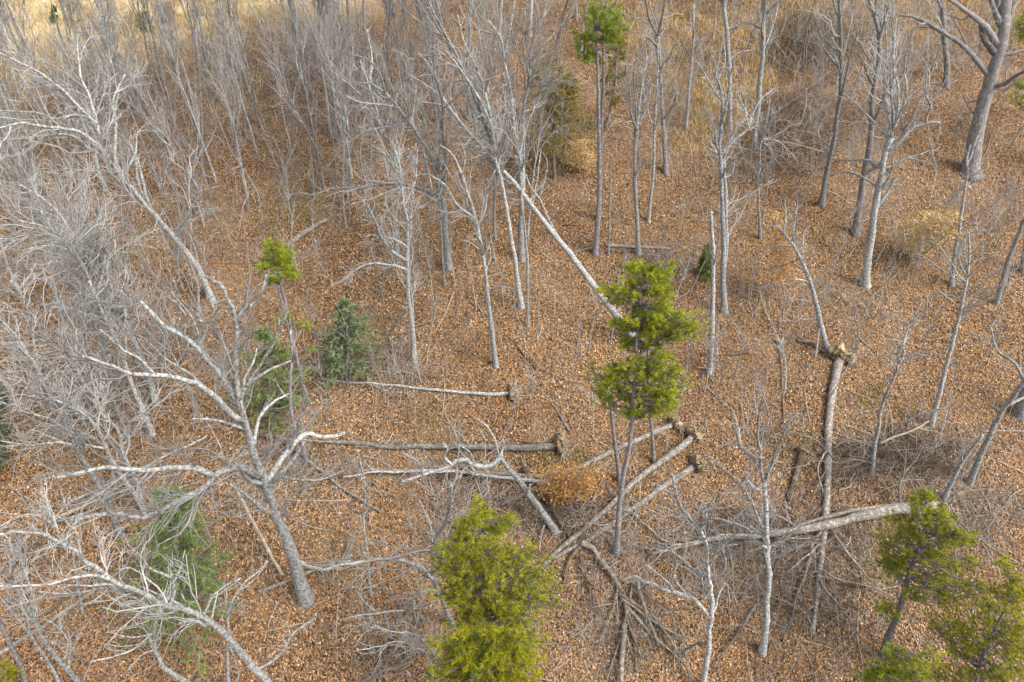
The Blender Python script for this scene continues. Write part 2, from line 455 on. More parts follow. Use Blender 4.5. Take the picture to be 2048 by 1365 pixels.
def fallen_twigs(n=5600):
    px = rng.uniform(-250, 2300, n); py = rng.uniform(0, 1560, n)
    extra = [(1240, 1230, 130, 120, 460), (1630, 1190, 170, 120, 700), (1500, 1090, 220, 60, 640), (1000, 1000, 160, 60, 300), (1820, 920, 110, 60, 420), (1100, 1030, 130, 60, 260), (300, 960, 220, 90, 300), (900, 1060, 60, 90, 260), (1930, 1030, 140, 60, 300), (780, 770, 80, 50, 160), (640, 960, 160, 60, 240), (800, 1290, 90, 70, 200)]
    for cx, cy, rx, ry, m in extra:
        px = np.concatenate([px, rng.normal(cx, rx * 0.6, m)]); py = np.concatenate([py, rng.normal(cy, ry * 0.6, m)])
    p = ground(px, py); n = len(p)
    L = rng.lognormal(-0.45, 0.6, n).clip(0.15, 3.0)
    a = rng.uniform(0, math.pi * 2, n)
    K = 4
    out = np.empty((n, K, 3)); q = p.copy()
    lift = rng.exponential(0.06, n)
    for k in range(K):
        out[:, k, :2] = q[:, :2]
        out[:, k, 2] = zg(q[:, 0], q[:, 1]) + 0.03 + lift * rng.uniform(0.4, 1.2, n)
        a = a + rng.normal(0, 0.28, n)
        q = q + np.stack([np.cos(a), np.sin(a), np.zeros(n)], -1) * (L / (K - 1))[:, None]
    r = np.clip(0.006 + 0.008 * L * rng.uniform(0.5, 1.3, n), 0.005, 0.028)
    R = r[:, None] * np.linspace(1, 0.45, K)[None]
    pal = np.array([(0.42, 0.375, 0.31), (0.28, 0.22, 0.17), (0.50, 0.43, 0.33), (0.17, 0.12, 0.085), (0.38, 0.325, 0.28)])
    c = pal[rng.integers(0, 5, n)] * rng.uniform(0.8, 1.15, (n, 1))
    g = Geo(); g.tubes(out, R, 3, C=c)
    tag(g.build('twig_litter', mat_tone('fallen_twig_bark', 0.9)), kind='stuff')
fallen_twigs()

def brush(items):
    """tangles of thin bare stems that read as one brown mass"""
    g = Geo()
    for cx, cy, rx, ry, n, h, col in items:
        n = int(n * 0.62)
        a = rng.uniform(0, 2 * math.pi, n); r = np.sqrt(rng.random(n))
        p = ground(cx + rx * r * np.cos(a), cy + ry * r * np.sin(a))
        K = 4
        out = np.empty((n, K, 3)); d = unit(rng.normal(0, 1, (n, 3)) * np.array([0.8, 0.8, 0.25]) + np.array([0, 0, 0.75]))
        L = h * rng.uniform(0.5, 1.5, n)
        out[:, 0] = p
        for k in range(1, K):
            out[:, k] = out[:, k - 1] + d * (L / (K - 1))[:, None]
            d = unit(d + rng.normal(0, 0.25, (n, 3)) + np.array([0, 0, -0.13]))
        R = (rng.uniform(0.005, 0.013, n)[:, None]) * np.linspace(1, 0.4, K)[None]
        c = np.array(col) * rng.uniform(0.6, 1.3, (n, 1))
        arch = rng.random(n) < 0.16
        R[arch] *= 1.7; c[arch] = np.array([0.44, 0.405, 0.35]) * rng.uniform(0.75, 1.15, (int(arch.sum()), 1))
        out[arch] = out[arch][:, :1] + (out[arch] - out[arch][:, :1]) * 1.5
        out[..., 2] = np.maximum(out[..., 2], zg(out[..., 0], out[..., 1]) + 0.02)
        g.tubes(out, R, 3, C=c)
        i, t = scatter(out, 1.4, 0.3, 1.0, 4)
        o2, r2 = sprout(out, R, i, t, rng.uniform(0.2, 0.6, len(i)) * h * 0.5, rng.uniform(0.5, 1.1, len(i)), 3, np.full(len(i), 0.007), 0.0, 0.25)
        g.tubes(o2, r2, 3, C=np.array(col) * rng.uniform(0.7, 1.35, (len(i), 1)))
    tag(g.build('brush_tangle', mat_tone('brush_stem', 0.9)), kind='stuff')
DENSE = [(160, 250, 420, 380, 1.0), (520, 190, 420, 230, .9), (900, 170, 300, 200, .7), (1520, 330, 190, 110, .9), (1700, 180, 330, 200, .95), (1330, 330, 180, 160, .5), (1500, 560, 200, 120, .5), (1560, 1080, 360, 170, .7), (1830, 930, 180, 100, .9), (1920, 1060, 170, 160, .6), (1300, 560, 130, 120, .6), (790, 740, 130, 90, .8), (1650, 620, 260, 160, .45),
         (250, 760, 330, 200, .7), (1120, 1040, 150, 80, .6), (1930, 480, 200, 200, .35), (800, 1020, 250, 130, .35), (250, 1150, 330, 240, .35), (1250, 1240, 220, 140, .45), (1330, 200, 160, 200, .5)]
def undergrowth(n=18500):
    """thin bare stems too many to count"""
    px = rng.uniform(-150, 2200, n); py = rng.uniform(-30, 1480, n)
    k = rng.random(n) < np.maximum(0.16, ell(px, py, DENSE))
    px, py = px[k], py[k]
    p = ground(px, py); n = len(p)
    h = rng.lognormal(0.0, 0.5, n).clip(0.3, 3.0) * (0.65 + 0.5 * np.clip((700 - py) / 700, 0, 1))
    K = 4
    out = np.empty((n, K, 3)); d = unit(rng.normal(0, 0.28, (n, 3)) + np.array([0, 0, 1.0])); out[:, 0] = p
    for j in range(1, K):
        out[:, j] = out[:, j - 1] + d * (h / (K - 1))[:, None]
        d = unit(d + rng.normal(0, 0.16, (n, 3)))
    R = (0.005 + 0.005 * h)[:, None] * np.linspace(1, 0.4, K)[None]
    pal = np.array([(0.42, 0.38, 0.33), (0.35, 0.29, 0.25), (0.29, 0.22, 0.17), (0.48, 0.45, 0.39), (0.40, 0.34, 0.29)])
    c = pal[rng.integers(0, 5, n)] * rng.uniform(0.8, 1.15, (n, 1))
    g = Geo(); g.tubes(out, R, 3, C=c)
    i, t = np.repeat(np.arange(n), 3), rng.uniform(0.3, 1.0, 3 * n)
    o2, r2 = sprout(out, R, i, t, h[i] * rng.uniform(0.15, 0.45, 3 * n), rng.uniform(0.35, 0.9, 3 * n), 3, np.full(3 * n, 0.0065), 0.05, 0.2)
    g.tubes(o2, r2, 3, C=c[i])
    tag(g.build('undergrowth', mat_tone('undergrowth_stem', 0.9)), kind='stuff')
undergrowth()
MAU, BRN, GRY = (0.25, 0.195, 0.17), (0.115, 0.08, 0.058), (0.34, 0.30, 0.265)
brush([(1610, 95, 85, 55, 900, 1.9, BRN), (1575, 125, 50, 45, 420, 1.6, BRN), (1560, 235, 60, 40, 420, 1.6, BRN), (1690, 70, 80, 40, 260, 1.6, GRY), (1850, 90, 150, 60, 380, 2.0, GRY), (1330, 200, 70, 80, 240, 1.8, GRY), (1700, 250, 90, 60, 240, 1.6, GRY), (1960, 430, 90, 60, 160, 1.2, GRY), (1650, 620, 100, 50, 200, 1.1, GRY), (1570, 310, 100, 60, 800, 1.7, BRN), (1500, 340, 80, 40, 260, 1.4, MAU), (1640, 210, 70, 60, 260, 1.6, MAU),
       (1400, 10, 90, 30, 340, 1.6, BRN), (1830, 915, 95, 45, 640, 1.2, BRN), (1680, 930, 50, 50, 300, 1.0, BRN), (1620, 1180, 110, 90, 520, 0.8, BRN), (1480, 1150, 90, 80, 420, 0.8, GRY), (1230, 1120, 70, 50, 240, 0.7, GRY), (1250, 1260, 100, 80, 300, 0.6, GRY), (1720, 930, 60, 40, 220, 1.0, MAU), (1935, 1030, 110, 50, 320, 0.9, GRY), (1600, 1075, 130, 40, 420, 1.0, MAU), (1450, 1060, 90, 40, 260, 0.9, BRN),
       (1090, 1035, 70, 40, 260, 0.8, BRN), (1180, 1010, 70, 40, 240, 0.8, BRN), (900, 1075, 45, 60, 260, 0.9, MAU), (800, 740, 60, 50, 260, 1.1, GRY), (560, 900, 60, 40, 200, 1.0, MAU), (780, 1310, 60, 40, 160, 0.7, BRN),
       (60, 1110, 60, 40, 180, 0.9, BRN), (640, 940, 60, 40, 180, 0.9, BRN), (220, 800, 120, 50, 360, 1.6, MAU), (100, 200, 190, 80, 620, 1.9, MAU), (320, 165, 200, 60, 620, 1.9, MAU), (520, 130, 130, 70, 460, 1.8, MAU),
       (700, 120, 150, 80, 620, 2.4, MAU), (300, 260, 200, 80, 700, 2.0, MAU), (600, 260, 150, 90, 520, 1.8, MAU), (1240, 170, 60, 40, 180, 1.4, MAU), (1190, 270, 60, 30, 160, 1.3, BRN), (880, 240, 130, 70, 360, 1.8, MAU),
       (350, 690, 60, 40, 240, 1.4, MAU), (430, 460, 90, 70, 300, 1.5, MAU), (1310, 545, 50, 40, 200, 1.2, MAU), (1900, 120, 110, 40, 240, 1.3, MAU), (1980, 250, 70, 40, 160, 1.0, BRN), (1410, 120, 60, 50, 200, 1.3, BRN)])

# ---------------------------------------------------------------- builders
LAND = []            # (short phrase, base pixel) of landmarks that labels may name

class Plane:
    """a tree's own upright plane through its base; photo pixels become points on it, pushed nearer or farther by an offset"""
    def __init__(self, base):
        self.B = base
        n = base - CAM; n[2] = 0
        self.n = n / np.linalg.norm(n); self.D = float(self.n @ (base - CAM))
    def at(self, px, py, off=0.0):
        d = ray(px, py)
        t = (self.D + off) / (d @ self.n)
        return CAM + d * np.asarray(t)[..., None]

def trace(pl, pts, off):
    pts = np.asarray(pts, float)
    return pl.at(pts[:, 0], pts[:, 1], np.asarray(off, float))

def gnarl(P, R, amp):
    """a wandering sideways offset, a share of the radius and of the length"""
    K = len(P)
    L = np.linalg.norm(np.diff(P, axis=0), axis=1).sum()
    w = np.cumsum(rng.normal(size=(K, 3)), axis=0); w -= np.linspace(0, 1, K)[:, None] * w[-1]
    w /= (np.abs(w).max() + 1e-6)
    return P + w * amp * L * np.minimum(1, np.linspace(0, 3, K))[:, None]

def pxr(w, P):
    return 0.41 * np.asarray(w, float) * depth(P) / FPX

LIMB_K = 20
def bare_tree(label, trunk, w, limbs=(), stout=1.0, name='bare_tree', mat='bark', twig='twig', seed=1, twigs=1.0, fine=1.0, depth_tip=None, spread=1.0, 
              extra=4, group=None, cat='tree', flare=1.35, land=None, crooked=0.012, tip_branch=True, dead=False, h0=0.0, reach=1.2):
    """trunk and limbs are lines of photo pixels, thickest end first; w = (base, tip) width in photo pixels"""
    global rng
    rng = np.random.default_rng(1000 + seed)
    base = ground(*trunk[0]); pl = Plane(base.copy())
    root = thing(name, label, cat, base, group)
    if land: LAND.append((land, trunk[0]))
    tp = np.asarray(trunk, float)
    H = np.linalg.norm(pl.at(*tp[-1]) - base)
    tip = rng.uniform(-0.12, 0.12) * H if depth_tip is None else depth_tip
    s = np.concatenate([[0], np.cumsum(np.linalg.norm(np.diff(tp, axis=0), axis=1))]); s /= s[-1]
    T = curve(trace(pl, tp, tip * s ** 1.5), 26)
    u = np.linspace(0, 1, 26)
    W = w[0] * (1 - u) + w[1] * u
    R = pxr(W, T) * (1 + (flare - 1) * np.exp(-u * 18))
    T = gnarl(T, R, crooked * 0.6)
    T[0] = base; 
    g = Geo()
    Tx = np.concatenate([[T[0] - unit(T[1] - T[0]) * 0.35], T]); Rx = np.concatenate([[R[0] * 1.1], R])
    near = w[0] > 9
    g.tubes(Tx, Rx, 9 if near else 6, cap=True, rough=0.05)
    g.build('trunk', M[mat], root, base)
    done = [(T, R)]
    LP, LR = [], []
    for lb in limbs:
        pts, lw = lb[0], lb[1]
        pts = np.asarray(pts, float)
        best = None
        for (Q, QR) in done:
            q, _ = pix(Q); d = np.hypot(*(q - pts[0]).T); k = int(d.argmin())
            if best is None or d[k] < best[0]: best = (d[k], Q[k], QR[k])
        P0 = best[1]
        o0 = float(pl.n @ (P0 - CAM)) - pl.D
        flat = pl.at(*pts[-1]) - pl.at(*pts[0])
        ln = np.linalg.norm(flat)
        o1 = o0 + (lb[2] if len(lb) > 2 else rng.choice([-1, 1]) * rng.uniform(0.15, 0.45)) * ln
        s = np.concatenate([[0], np.cumsum(np.linalg.norm(np.diff(pts, axis=0), axis=1))]); s /= s[-1]
        Q = trace(pl, pts, o0 + (o1 - o0) * s)
        Q[0] = P0
        Q = curve(Q, LIMB_K)
        tw = max(1.3, lw * 0.42)
        QR = stout * 1.22 * pxr(lw * (1 - np.linspace(0, 1, LIMB_K)) + tw * np.linspace(0, 1, LIMB_K), Q)
        QR = np.minimum(QR, max(best[2] * 0.95, 0.012))
        Q = gnarl(Q, QR, crooked)
        g = Geo(); g.tubes(Q, QR, 7 if lw > 5 else 5, cap=True, rough=0.04)
        g.build('limb', M[mat], root, base)
        done.append((Q, QR)); LP.append(Q); LR.append(QR)
    # further limbs towards and away from the camera, so that the crown is round
    TT = curve(T, LIMB_K)[None]; TR = np.interp(np.linspace(0, 1, LIMB_K), u, R)[None]
    if extra:
        t = rng.uniform(0.5, 0.98, extra)
        e, er = sprout(TT, TR, np.zeros(extra, int), t, H * rng.uniform(0.12, 0.3, extra) * spread, rng.uniform(0.4, 0.9, extra), LIMB_K, np.full(extra, R[-1] * 1.2 + 0.012), 0.05, 0.10, 0.3)
        g = Geo()
        for k in range(extra):
            g = Geo(); g.tubes(e[k], er[k], 5, cap=True); g.build('limb', M[mat], root, base)
            LP.append(e[k]); LR.append(er[k])
    if twigs > 0:
        P = np.stack(LP) if LP else np.zeros((0, LIMB_K, 3)); RR = np.stack(LR) if LR else np.zeros((0, LIMB_K))
        if tip_branch:
            hi = T[13:]; hi = curve(hi, LIMB_K)
            P = np.concatenate([P, hi[None]]); RR = np.concatenate([RR, np.interp(np.linspace(0.5, 1, LIMB_K), u, R)[None]])
        g = Geo()
        i1, t1 = scatter(P, 2.0 * twigs, 0.12, 1.0, 40)
        L1 = (chain_len(P)[i1] * rng.uniform(0.14, 0.42, len(i1)) * (1.15 - 0.5 * t1) * reach).clip(0.3, 3.6) * spread
        c1, r1 = sprout(P, RR, i1, t1, L1, rng.uniform(0.4, 0.95, len(i1)), 7, 0.008 + 0.0115 * L1, 0.10, 0.25, 0.4)
        g.tubes(c1, r1, 3)
        if fine > 0:
            i2, t2 = scatter(c1, 3.6 * fine, 0.15, 1.0, 11)
            L2 = (L1[i2] * rng.uniform(0.25, 0.6, len(i2))).clip(0.18, 1.2)
            c2, r2 = sprout(c1, r1, i2, t2, L2, rng.uniform(0.4, 0.9, len(i2)), 4, 0.008 + 0.007 * L2, 0.05, 0.26, 0.5)
            g.tubes(c2, r2, 3)
            i3, t3 = scatter(c2, 1.6 * fine, 0.2, 1.0, 2)
            L3 = (L2[i3] * rng.uniform(0.3, 0.7, len(i3))).clip(0.12, 0.6)
            c3, r3 = sprout(c2, r2, i3, t3, L3, rng.uniform(0.35, 0.8, len(i3)), 3, np.full(len(i3), 0.007), 0.05, 0.14, 0.6)
            g.tubes(c3, r3, 3)
        tag(g.build('twig_crown', M[twig], root, base), kind='stuff')
    return root

def along_ground(pts, w, K=24, lift=0.0, rest=0.5):
    """a line of photo pixels laid on the hillside; w = widths in photo pixels"""
    pts = np.asarray(pts, float)
    P = ground(pts[:, 0], pts[:, 1], 0.0)
    P = curve(P, K); u = np.linspace(0, 1, K)
    R = pxr(w[0] * (1 - u) + w[1] * u, P)
    P[:, 2] = zg(P[:, 0], P[:, 1])
    lf = np.interp(u, np.linspace(0, 1, len(np.atleast_1d(lift))), np.atleast_1d(lift)) if np.size(lift) > 1 else lift
    # straight timber bridges hollows
    k = np.polyfit(u, P[:, 2], 3); P[:, 2] = np.maximum(P[:, 2], np.polyval(k, u)) + R * rest * 1.6 + lf
    # keep it on its pixels after lifting
    q = P - CAM
    return P, R

def log(label, pts, w, name='fallen_log', mat='dead', lift=0.0, plate=None, branches=0, blen=1.2, seed=1, group=None, cat='log', stubs=0, land=None, cap_mat=None, twig='twig', split=False, fine=0):
    global rng
    rng = np.random.default_rng(3000 + seed)
    P, R = along_ground(pts, w, 26, lift)
    o = P[0].copy(); o[2] = zg(o[0], o[1])
    root = thing(name, label, cat, o, group)
    if land: LAND.append((land, pts[len(pts) // 2]))
    P = gnarl(P, R, 0.006)
    R = R * (1 + 0.06 * rng.normal(size=len(R)))
    g = Geo(); g.tubes(P, R, 10 if w[0] > 8 else 6, cap=True, rough=0.06)
    g.build('trunk', M[mat], root, o)
    if plate:
        pr = 0.60 * plate * depth(P[0]) / FPX
        root_plate(root, o, P[0], unit(P[0] - P[2]), pr, max(R[0], 0.1))
    if branches:
        PP = curve(P, LIMB_K)[None]; RR = np.interp(np.linspace(0, 1, LIMB_K), np.linspace(0, 1, 26), R)[None]
        t = rng.uniform(0.35, 0.98, branches)
        L = blen * rng.uniform(0.5, 1.4, branches)
        c, r = sprout(PP, RR, np.zeros(branches, int), t, L, rng.uniform(0.4, 1.0, branches), 12, 0.012 + 0.016 * L, 0.0, 0.14, 0.3)
        c[..., 2] = np.maximum(c[..., 2], zg(c[..., 0], c[..., 1]) + 0.05)
        for k in range(branches):
            g = Geo(); g.tubes(c[k], r[k], 5, cap=True); g.build('branch', M[mat], root, o)
        g = Geo()
        i1, t1 = scatter(c, 2.5, 0.15, 1, 12)
        L1 = L[i1] * rng.uniform(0.2, 0.5, len(i1))
        c1, r1 = sprout(c, r, i1, t1, L1, rng.uniform(0.4, 1.0, len(i1)), 6, 0.006 + 0.008 * L1, 0.0, 0.17, 0.4)
        g.tubes(c1, r1, 4)
        i2, t2 = scatter(c1, 3.0, 0.2, 1, 5)
        c2, r2 = sprout(c1, r1, i2, t2, L1[i2] * rng.uniform(0.3, 0.6, len(i2)), rng.uniform(0.4, 0.9, len(i2)), 4, np.full(len(i2), 0.006), 0.0, 0.15, 0.5)
        g.tubes(c2, r2, 3)
        tag(g.build('twig_spray', M[twig], root, o), kind='stuff')
    return root

def root_plate(root, o, C, ax, pr, tr):
    """the torn-up disc of roots and clay at a fallen tree's foot"""
    ax = unit(ax)
    up = np.array([0, 0, 1.0]); side = unit(np.cross(ax, up)); up2 = unit(np.cross(side, ax))
    pr0 = pr; pr = pr * 0.78; nr, ns = 7, 26
    V, Q = [], []
    for layer, off, bul in ((0, -0.10, 0.0), (1, 0.16, 0.28)):
        for i in range(nr):
            for j in range(ns):
                a = 2 * math.pi * j / ns
                f = (i + 0.5) / nr
                rad = pr * f * (1 + 0.16 * math.sin(3 * a + 1) + 0.10 * math.sin(7 * a + 2) + 0.10 * rng.normal() * f)
                z = off * pr * 1.2 + bul * pr * (1 - f * f) + 0.16 * pr * rng.normal()
                V.append(C + side * rad * math.cos(a) * 0.85 + up2 * (rad * math.sin(a) + 0.12 * pr) + ax * z)
    n1 = nr * ns
    for layer in (0, 1):
        for i in range(nr - 1):
            for j in range(ns):
                a, b = layer * n1 + i * ns + j, layer * n1 + i * ns + (j + 1) % ns
                Q.append((a, b, b + ns, a + ns))
    for j in range(ns):
        a, b = (nr - 1) * ns + j, (nr - 1) * ns + (j + 1) % ns
        Q.append((a, b, b + n1, a + n1))
    V = np.array(V)
    V[:, 2] = np.maximum(V[:, 2], zg(V[:, 0], V[:, 1]) - 0.05)
    g = Geo(); g.raw(V, Q)
    pl = g.build('root_plate', M['soil'], root, o)
    n = 90
    a = rng.uniform(0, 2 * math.pi, n); f = rng.uniform(0.05, 0.85, n)
    d = side[None] * np.cos(a)[:, None] + up2[None] * np.sin(a)[:, None]
    st = C + d * (pr * f)[:, None] + ax * (0.15 * pr)
    K = 7
    out = np.empty((n, K, 3)); out[:, 0] = st
    dr = unit(d + ax * rng.uniform(0.1, 0.9, (n, 1)))
    L = pr0 * rng.uniform(0.35, 1.1, n)
    for k in range(1, K):
        out[:, k] = out[:, k - 1] + dr * (L / (K - 1))[:, None]
        dr = unit(dr + rng.normal(0, 0.28, (n, 3)))
    out[..., 2] = np.maximum(out[..., 2], zg(out[..., 0], out[..., 1]) + 0.02)
    g = Geo(); g.tubes(out, rng.uniform(0.012, 0.035, n)[:, None] * np.linspace(1, 0.25, K)[None], 4)
    tag(g.build('root_tangle', M['wood'], pl, np.zeros(3) + o), kind='stuff')

def tufts(geo, P, ax, size, col, n=22, width=0.011, cone=0.9):
    """bottle-brush ends of pine shoots: n thin needles each"""
    m = len(P)
    d = rng.normal(0, cone, (m, n, 3)) + ax[:, None, :] * 0.7 + np.array([0, 0, 0.35])
    d = unit(d)
    L = size[:, None] * rng.uniform(0.7, 1.15, (m, n))
    s = ax[:, None, :] * (rng.uniform(-0.5, 0.2, (m, n, 1)) * size[:, None, None] * 1.1)
    b = P[:, None, :] + s
    tip = b + d * L[..., None]
    w = unit(np.cross(d, rng.normal(size=d.shape))) * width
    V = np.stack([b - w, b + w, tip], 2).reshape(-1, 3)
    Q = np.arange(m * n * 3).reshape(-1, 3)
    c = np.repeat(col[:, None, :], n, 1) * rng.uniform(0.75, 1.2, (m, n, 1))
    geo.raw(V, None, Q, np.repeat(c.reshape(-1, 3), 3, axis=0))

def pine(label, stems, clumps, seed, tone=(0.19, 0.20, 0.018), dark=(0.06, 0.085, 0.014), tuft=0.17, per=7, rel=0.55, land=None, mat='bark_pine', group='pines standing among the bare trees', ntuft=22, tops=None, cat='pine tree', name='pine_tree', width=0.0105, dead=8):
    """stems: [(pixels, (w0, w1))]; clumps: [(cx, cy, rx, ry, branches)] where the photo shows foliage"""
    global rng
    rng = np.random.default_rng(5000 + seed)
    base = ground(*stems[0][0][0]); pl = Plane(base.copy())
    root = thing(name, label, cat, base, group)
    if land: LAND.append((land, stems[0][0][0]))
    TP = []
    for si, (pts, w) in enumerate(stems):
        b = ground(*pts[0]); plS = Plane(b.copy()) if si else pl
        T = curve(trace(plS, pts, np.zeros(len(pts))), 26)
        T = gnarl(T, None, 0.004)
        u = np.linspace(0, 1, 26)
        R = pxr(w[0] * (1 - u) + w[1] * u, T) * (1 + 0.3 * np.exp(-u * 18))
        Tx = np.concatenate([[T[0] - np.array([0, 0, 0.35])], T]); Rx = np.concatenate([[R[0]], R])
        g = Geo(); g.tubes(Tx, Rx, 9, cap=True, rough=0.05); g.build('trunk', M[mat], root, base)
        TP.append((T, R))
    allT = np.concatenate([t for t, r in TP]); allR = np.concatenate([r for t, r in TP])
    ends, cut = [], []
    for cx, cy, rx, ry, n in clumps:
        n = int(round(n * 1.25))
        a = rng.uniform(0, 2 * math.pi, n); r = np.sqrt(rng.random(n))
        px, py = cx + 1.15 * rx * r * np.cos(a), cy + ry * r * np.sin(a)
        sc = pl.D / FPX
        o = rng.uniform(-1, 1, n) * np.minimum(2.2, 0.9 * max(rx, ry) * sc + 0.3)
        ends.append(pl.at(px, py, o))
    E = np.concatenate(ends)
    n = len(E)
    hd = np.hypot(*(E[:, None, :2] - allT[None, :, :2]).transpose(2, 0, 1))
    cost = np.abs(allT[None, :, 2] - (E[:, None, 2] - 0.18 * hd - 0.1)) + 0.55 * hd
    k = cost.argmin(1)
    A = allT[k]; d = E - A
    hdist = np.linalg.norm(d, axis=1)
    K = 7; u = np.linspace(0, 1, K)
    P = A[:, None] + d[:, None] * u[None, :, None]
    P[..., 2] += (0.12 * hdist)[:, None] * np.sin(u * math.pi)[None] * rng.uniform(-0.9, 0.6, n)[:, None]
    P[:, 1:-1] += rng.normal(0, 0.03, (n, K - 2, 3)) * hdist[:, None, None]
    R = np.minimum(0.010 + 0.008 * hdist, allR[k] * 0.5 + 0.004)[:, None] * np.linspace(1, 0.35, K)[None]
    g = Geo(); g.tubes(P, R, 4)
    # shoots
    i1, t1 = np.repeat(np.arange(n), per), rng.uniform(rel, 1.0, n * per)
    L1 = rng.uniform(0.18, 0.55, n * per) * np.clip(hdist[i1] * 0.4, 0.5, 1.0)
    c1, r1 = sprout(P, R, i1, t1, L1, rng.uniform(0.3, 1.0, n * per), 4, np.full(n * per, 0.010), 0.16, 0.12, 0.5)
    g.tubes(c1, r1, 3)
    if dead:
        t = rng.uniform(0.15, 0.6, dead); T0, R0 = TP[0]
        c2, r2 = sprout(T0[None], R0[None], np.zeros(dead, int), t, rng.uniform(0.4, 1.6, dead), rng.uniform(0.9, 1.4, dead), 8, np.full(dead, 0.018), -0.02, 0.12, 0.3)
        g.tubes(c2, r2, 4)
    tag(g.build('branchwork', M[mat], root, base), kind='stuff')
    g = Geo()
    ax = unit(c1[:, -1] - c1[:, -2])
    Pt, Ax = c1[:, -1], ax
    m = len(Pt)
    mixv = np.clip(np.repeat(rng.normal(0.66, 0.22, n), per) + rng.normal(0, 0.2, m), 0, 1)[:, None]
    c = np.array(tone) * mixv + np.array(dark) * (1 - mixv)
    tufts(g, Pt, Ax, 0.80 * tuft * rng.uniform(0.75, 1.25, m), c, ntuft, width)
    tag(g.build('needles', M['needle'], root, base, smooth=False), kind='stuff')
    return root

def conifer(label, base_px, top_px, half_w, seed, tone=(0.075, 0.11, 0.05), dark=(0.03, 0.05, 0.025), name='hemlock_tree', cat='conifer', trunk_w=8, low=0.12, nb=110, group='young conifers in the understorey', land=None, droop=0.25, leaf=0.10, dens=26, shape=0.75):
    """a bushy young conifer: a stem, drooping boughs and flat sprays of short needles"""
    global rng
    rng = np.random.default_rng(7000 + seed)
    base = ground(*base_px); pl = Plane(base.copy())
    root = thing(name, label, cat, base, group)
    if land: LAND.append((land, base_px))
    T = curve(trace(pl, [base_px, ((base_px[0] + top_px[0]) / 2, (base_px[1] + top_px[1]) / 2), top_px], [0, 0, 0]), 20)
    u = np.linspace(0, 1, 20)
    R = pxr(trunk_w * (1 - u) + 1.5 * u, T)
    g = Geo(); g.tubes(np.concatenate([[T[0] - np.array([0, 0, 0.3])], T]), np.concatenate([[R[0]], R]), 7, cap=True); g.build('trunk', M['bark_pink'], root, base)
    wm = half_w * depth(base) / FPX
    t = low + (1 - low) * rng.random(nb) ** 0.9
    a = rng.uniform(0, 2 * math.pi, nb)
    lump = 1 + 0.28 * np.sin(2 * a + seed) + 0.18 * np.sin(5 * t * 3 + 3 * a)
    L = wm * np.clip((1.02 - t) / (1 - low), 0.04, 1) ** shape * lump * rng.uniform(0.7, 1.15, nb)
    f = t * 19; i = np.clip(f.astype(int), 0, 18); w = (f - i)[:, None]
    A = T[i] * (1 - w) + T[i + 1] * w
    K = 6; d = np.stack([np.cos(a), np.sin(a), rng.uniform(0.05, 0.45, nb)], -1); d = unit(d)
    P = np.empty((nb, K, 3)); P[:, 0] = A
    for k in range(1, K):
        P[:, k] = P[:, k - 1] + d * (L / (K - 1))[:, None]
        d = unit(d + np.array([0, 0, -droop / 3]) + rng.normal(0, 0.07, (nb, 3)))
    RR = (0.006 + 0.008 * L)[:, None] * np.linspace(1, 0.3, K)[None]
    g = Geo(); g.tubes(P, RR, 3)
    n2 = 7
    i1, t1 = np.repeat(np.arange(nb), n2), np.tile(np.linspace(0.2, 1.0, n2), nb)
    L1 = (L[i1] * 0.36 * (1.15 - 0.6 * t1)).clip(0.12, 0.8)
    c1, r1 = sprout(P, RR, i1, t1, L1, rng.uniform(0.5, 1.0, len(i1)), 3, np.full(len(i1), 0.006), -0.05, 0.08, 0.5)
    g.tubes(c1, r1, 3)
    tag(g.build('branchwork', M['bark_pink'], root, base), kind='stuff')
    g = Geo()
    m = dens
    tt = rng.uniform(0, 1, (len(c1), m)) * 1.999
    j = tt.astype(int); ww = (tt - j)[..., None]
    q = np.take_along_axis(c1, j[..., None].repeat(3, -1), 1) * (1 - ww) + np.take_along_axis(c1, (j + 1)[..., None].repeat(3, -1), 1) * ww
    ax = unit(c1[:, -1] - c1[:, 0])[:, None, :]
    dd = unit(ax * 0.7 + rng.normal(0, 0.55, (len(c1), m, 3)) * np.array([1, 1, 0.45]))
    ln = leaf * rng.uniform(0.6, 1.2, (len(c1), m, 1))
    wd = unit(np.cross(dd, np.array([0, 0, 1.0]) + rng.normal(0, 0.4, dd.shape))) * 0.02
    V = np.stack([q - wd, q + wd, q + dd * ln], 2).reshape(-1, 3)
    mixv = np.clip(rng.normal(0.55, 0.3, (len(c1), 1)) , 0, 1)
    c = np.array(tone) * mixv + np.array(dark) * (1 - mixv)
    c = np.repeat(c[:, None], m, 1) * rng.uniform(0.7, 1.25, (len(c1), m, 1))
    g.raw(V, None, np.arange(len(V)).reshape(-1, 3), np.repeat(c.reshape(-1, 3), 3, axis=0))
    tag(g.build('needles', M['needle'], root, base, smooth=False), kind='stuff')
    return root

# ---- copies: pole trees and saplings
def copy_tree(src, loc, rz, tilt, sc, label, group):
    r = src.copy(); COL.objects.link(r)
    r.location = loc; r.rotation_euler = (tilt[0], tilt[1], rz); r.scale = sc
    r['label'] = label; r['group'] = group
    for ch in src.children:
        c = ch.copy(); COL.objects.link(c); c.parent = r
    return r

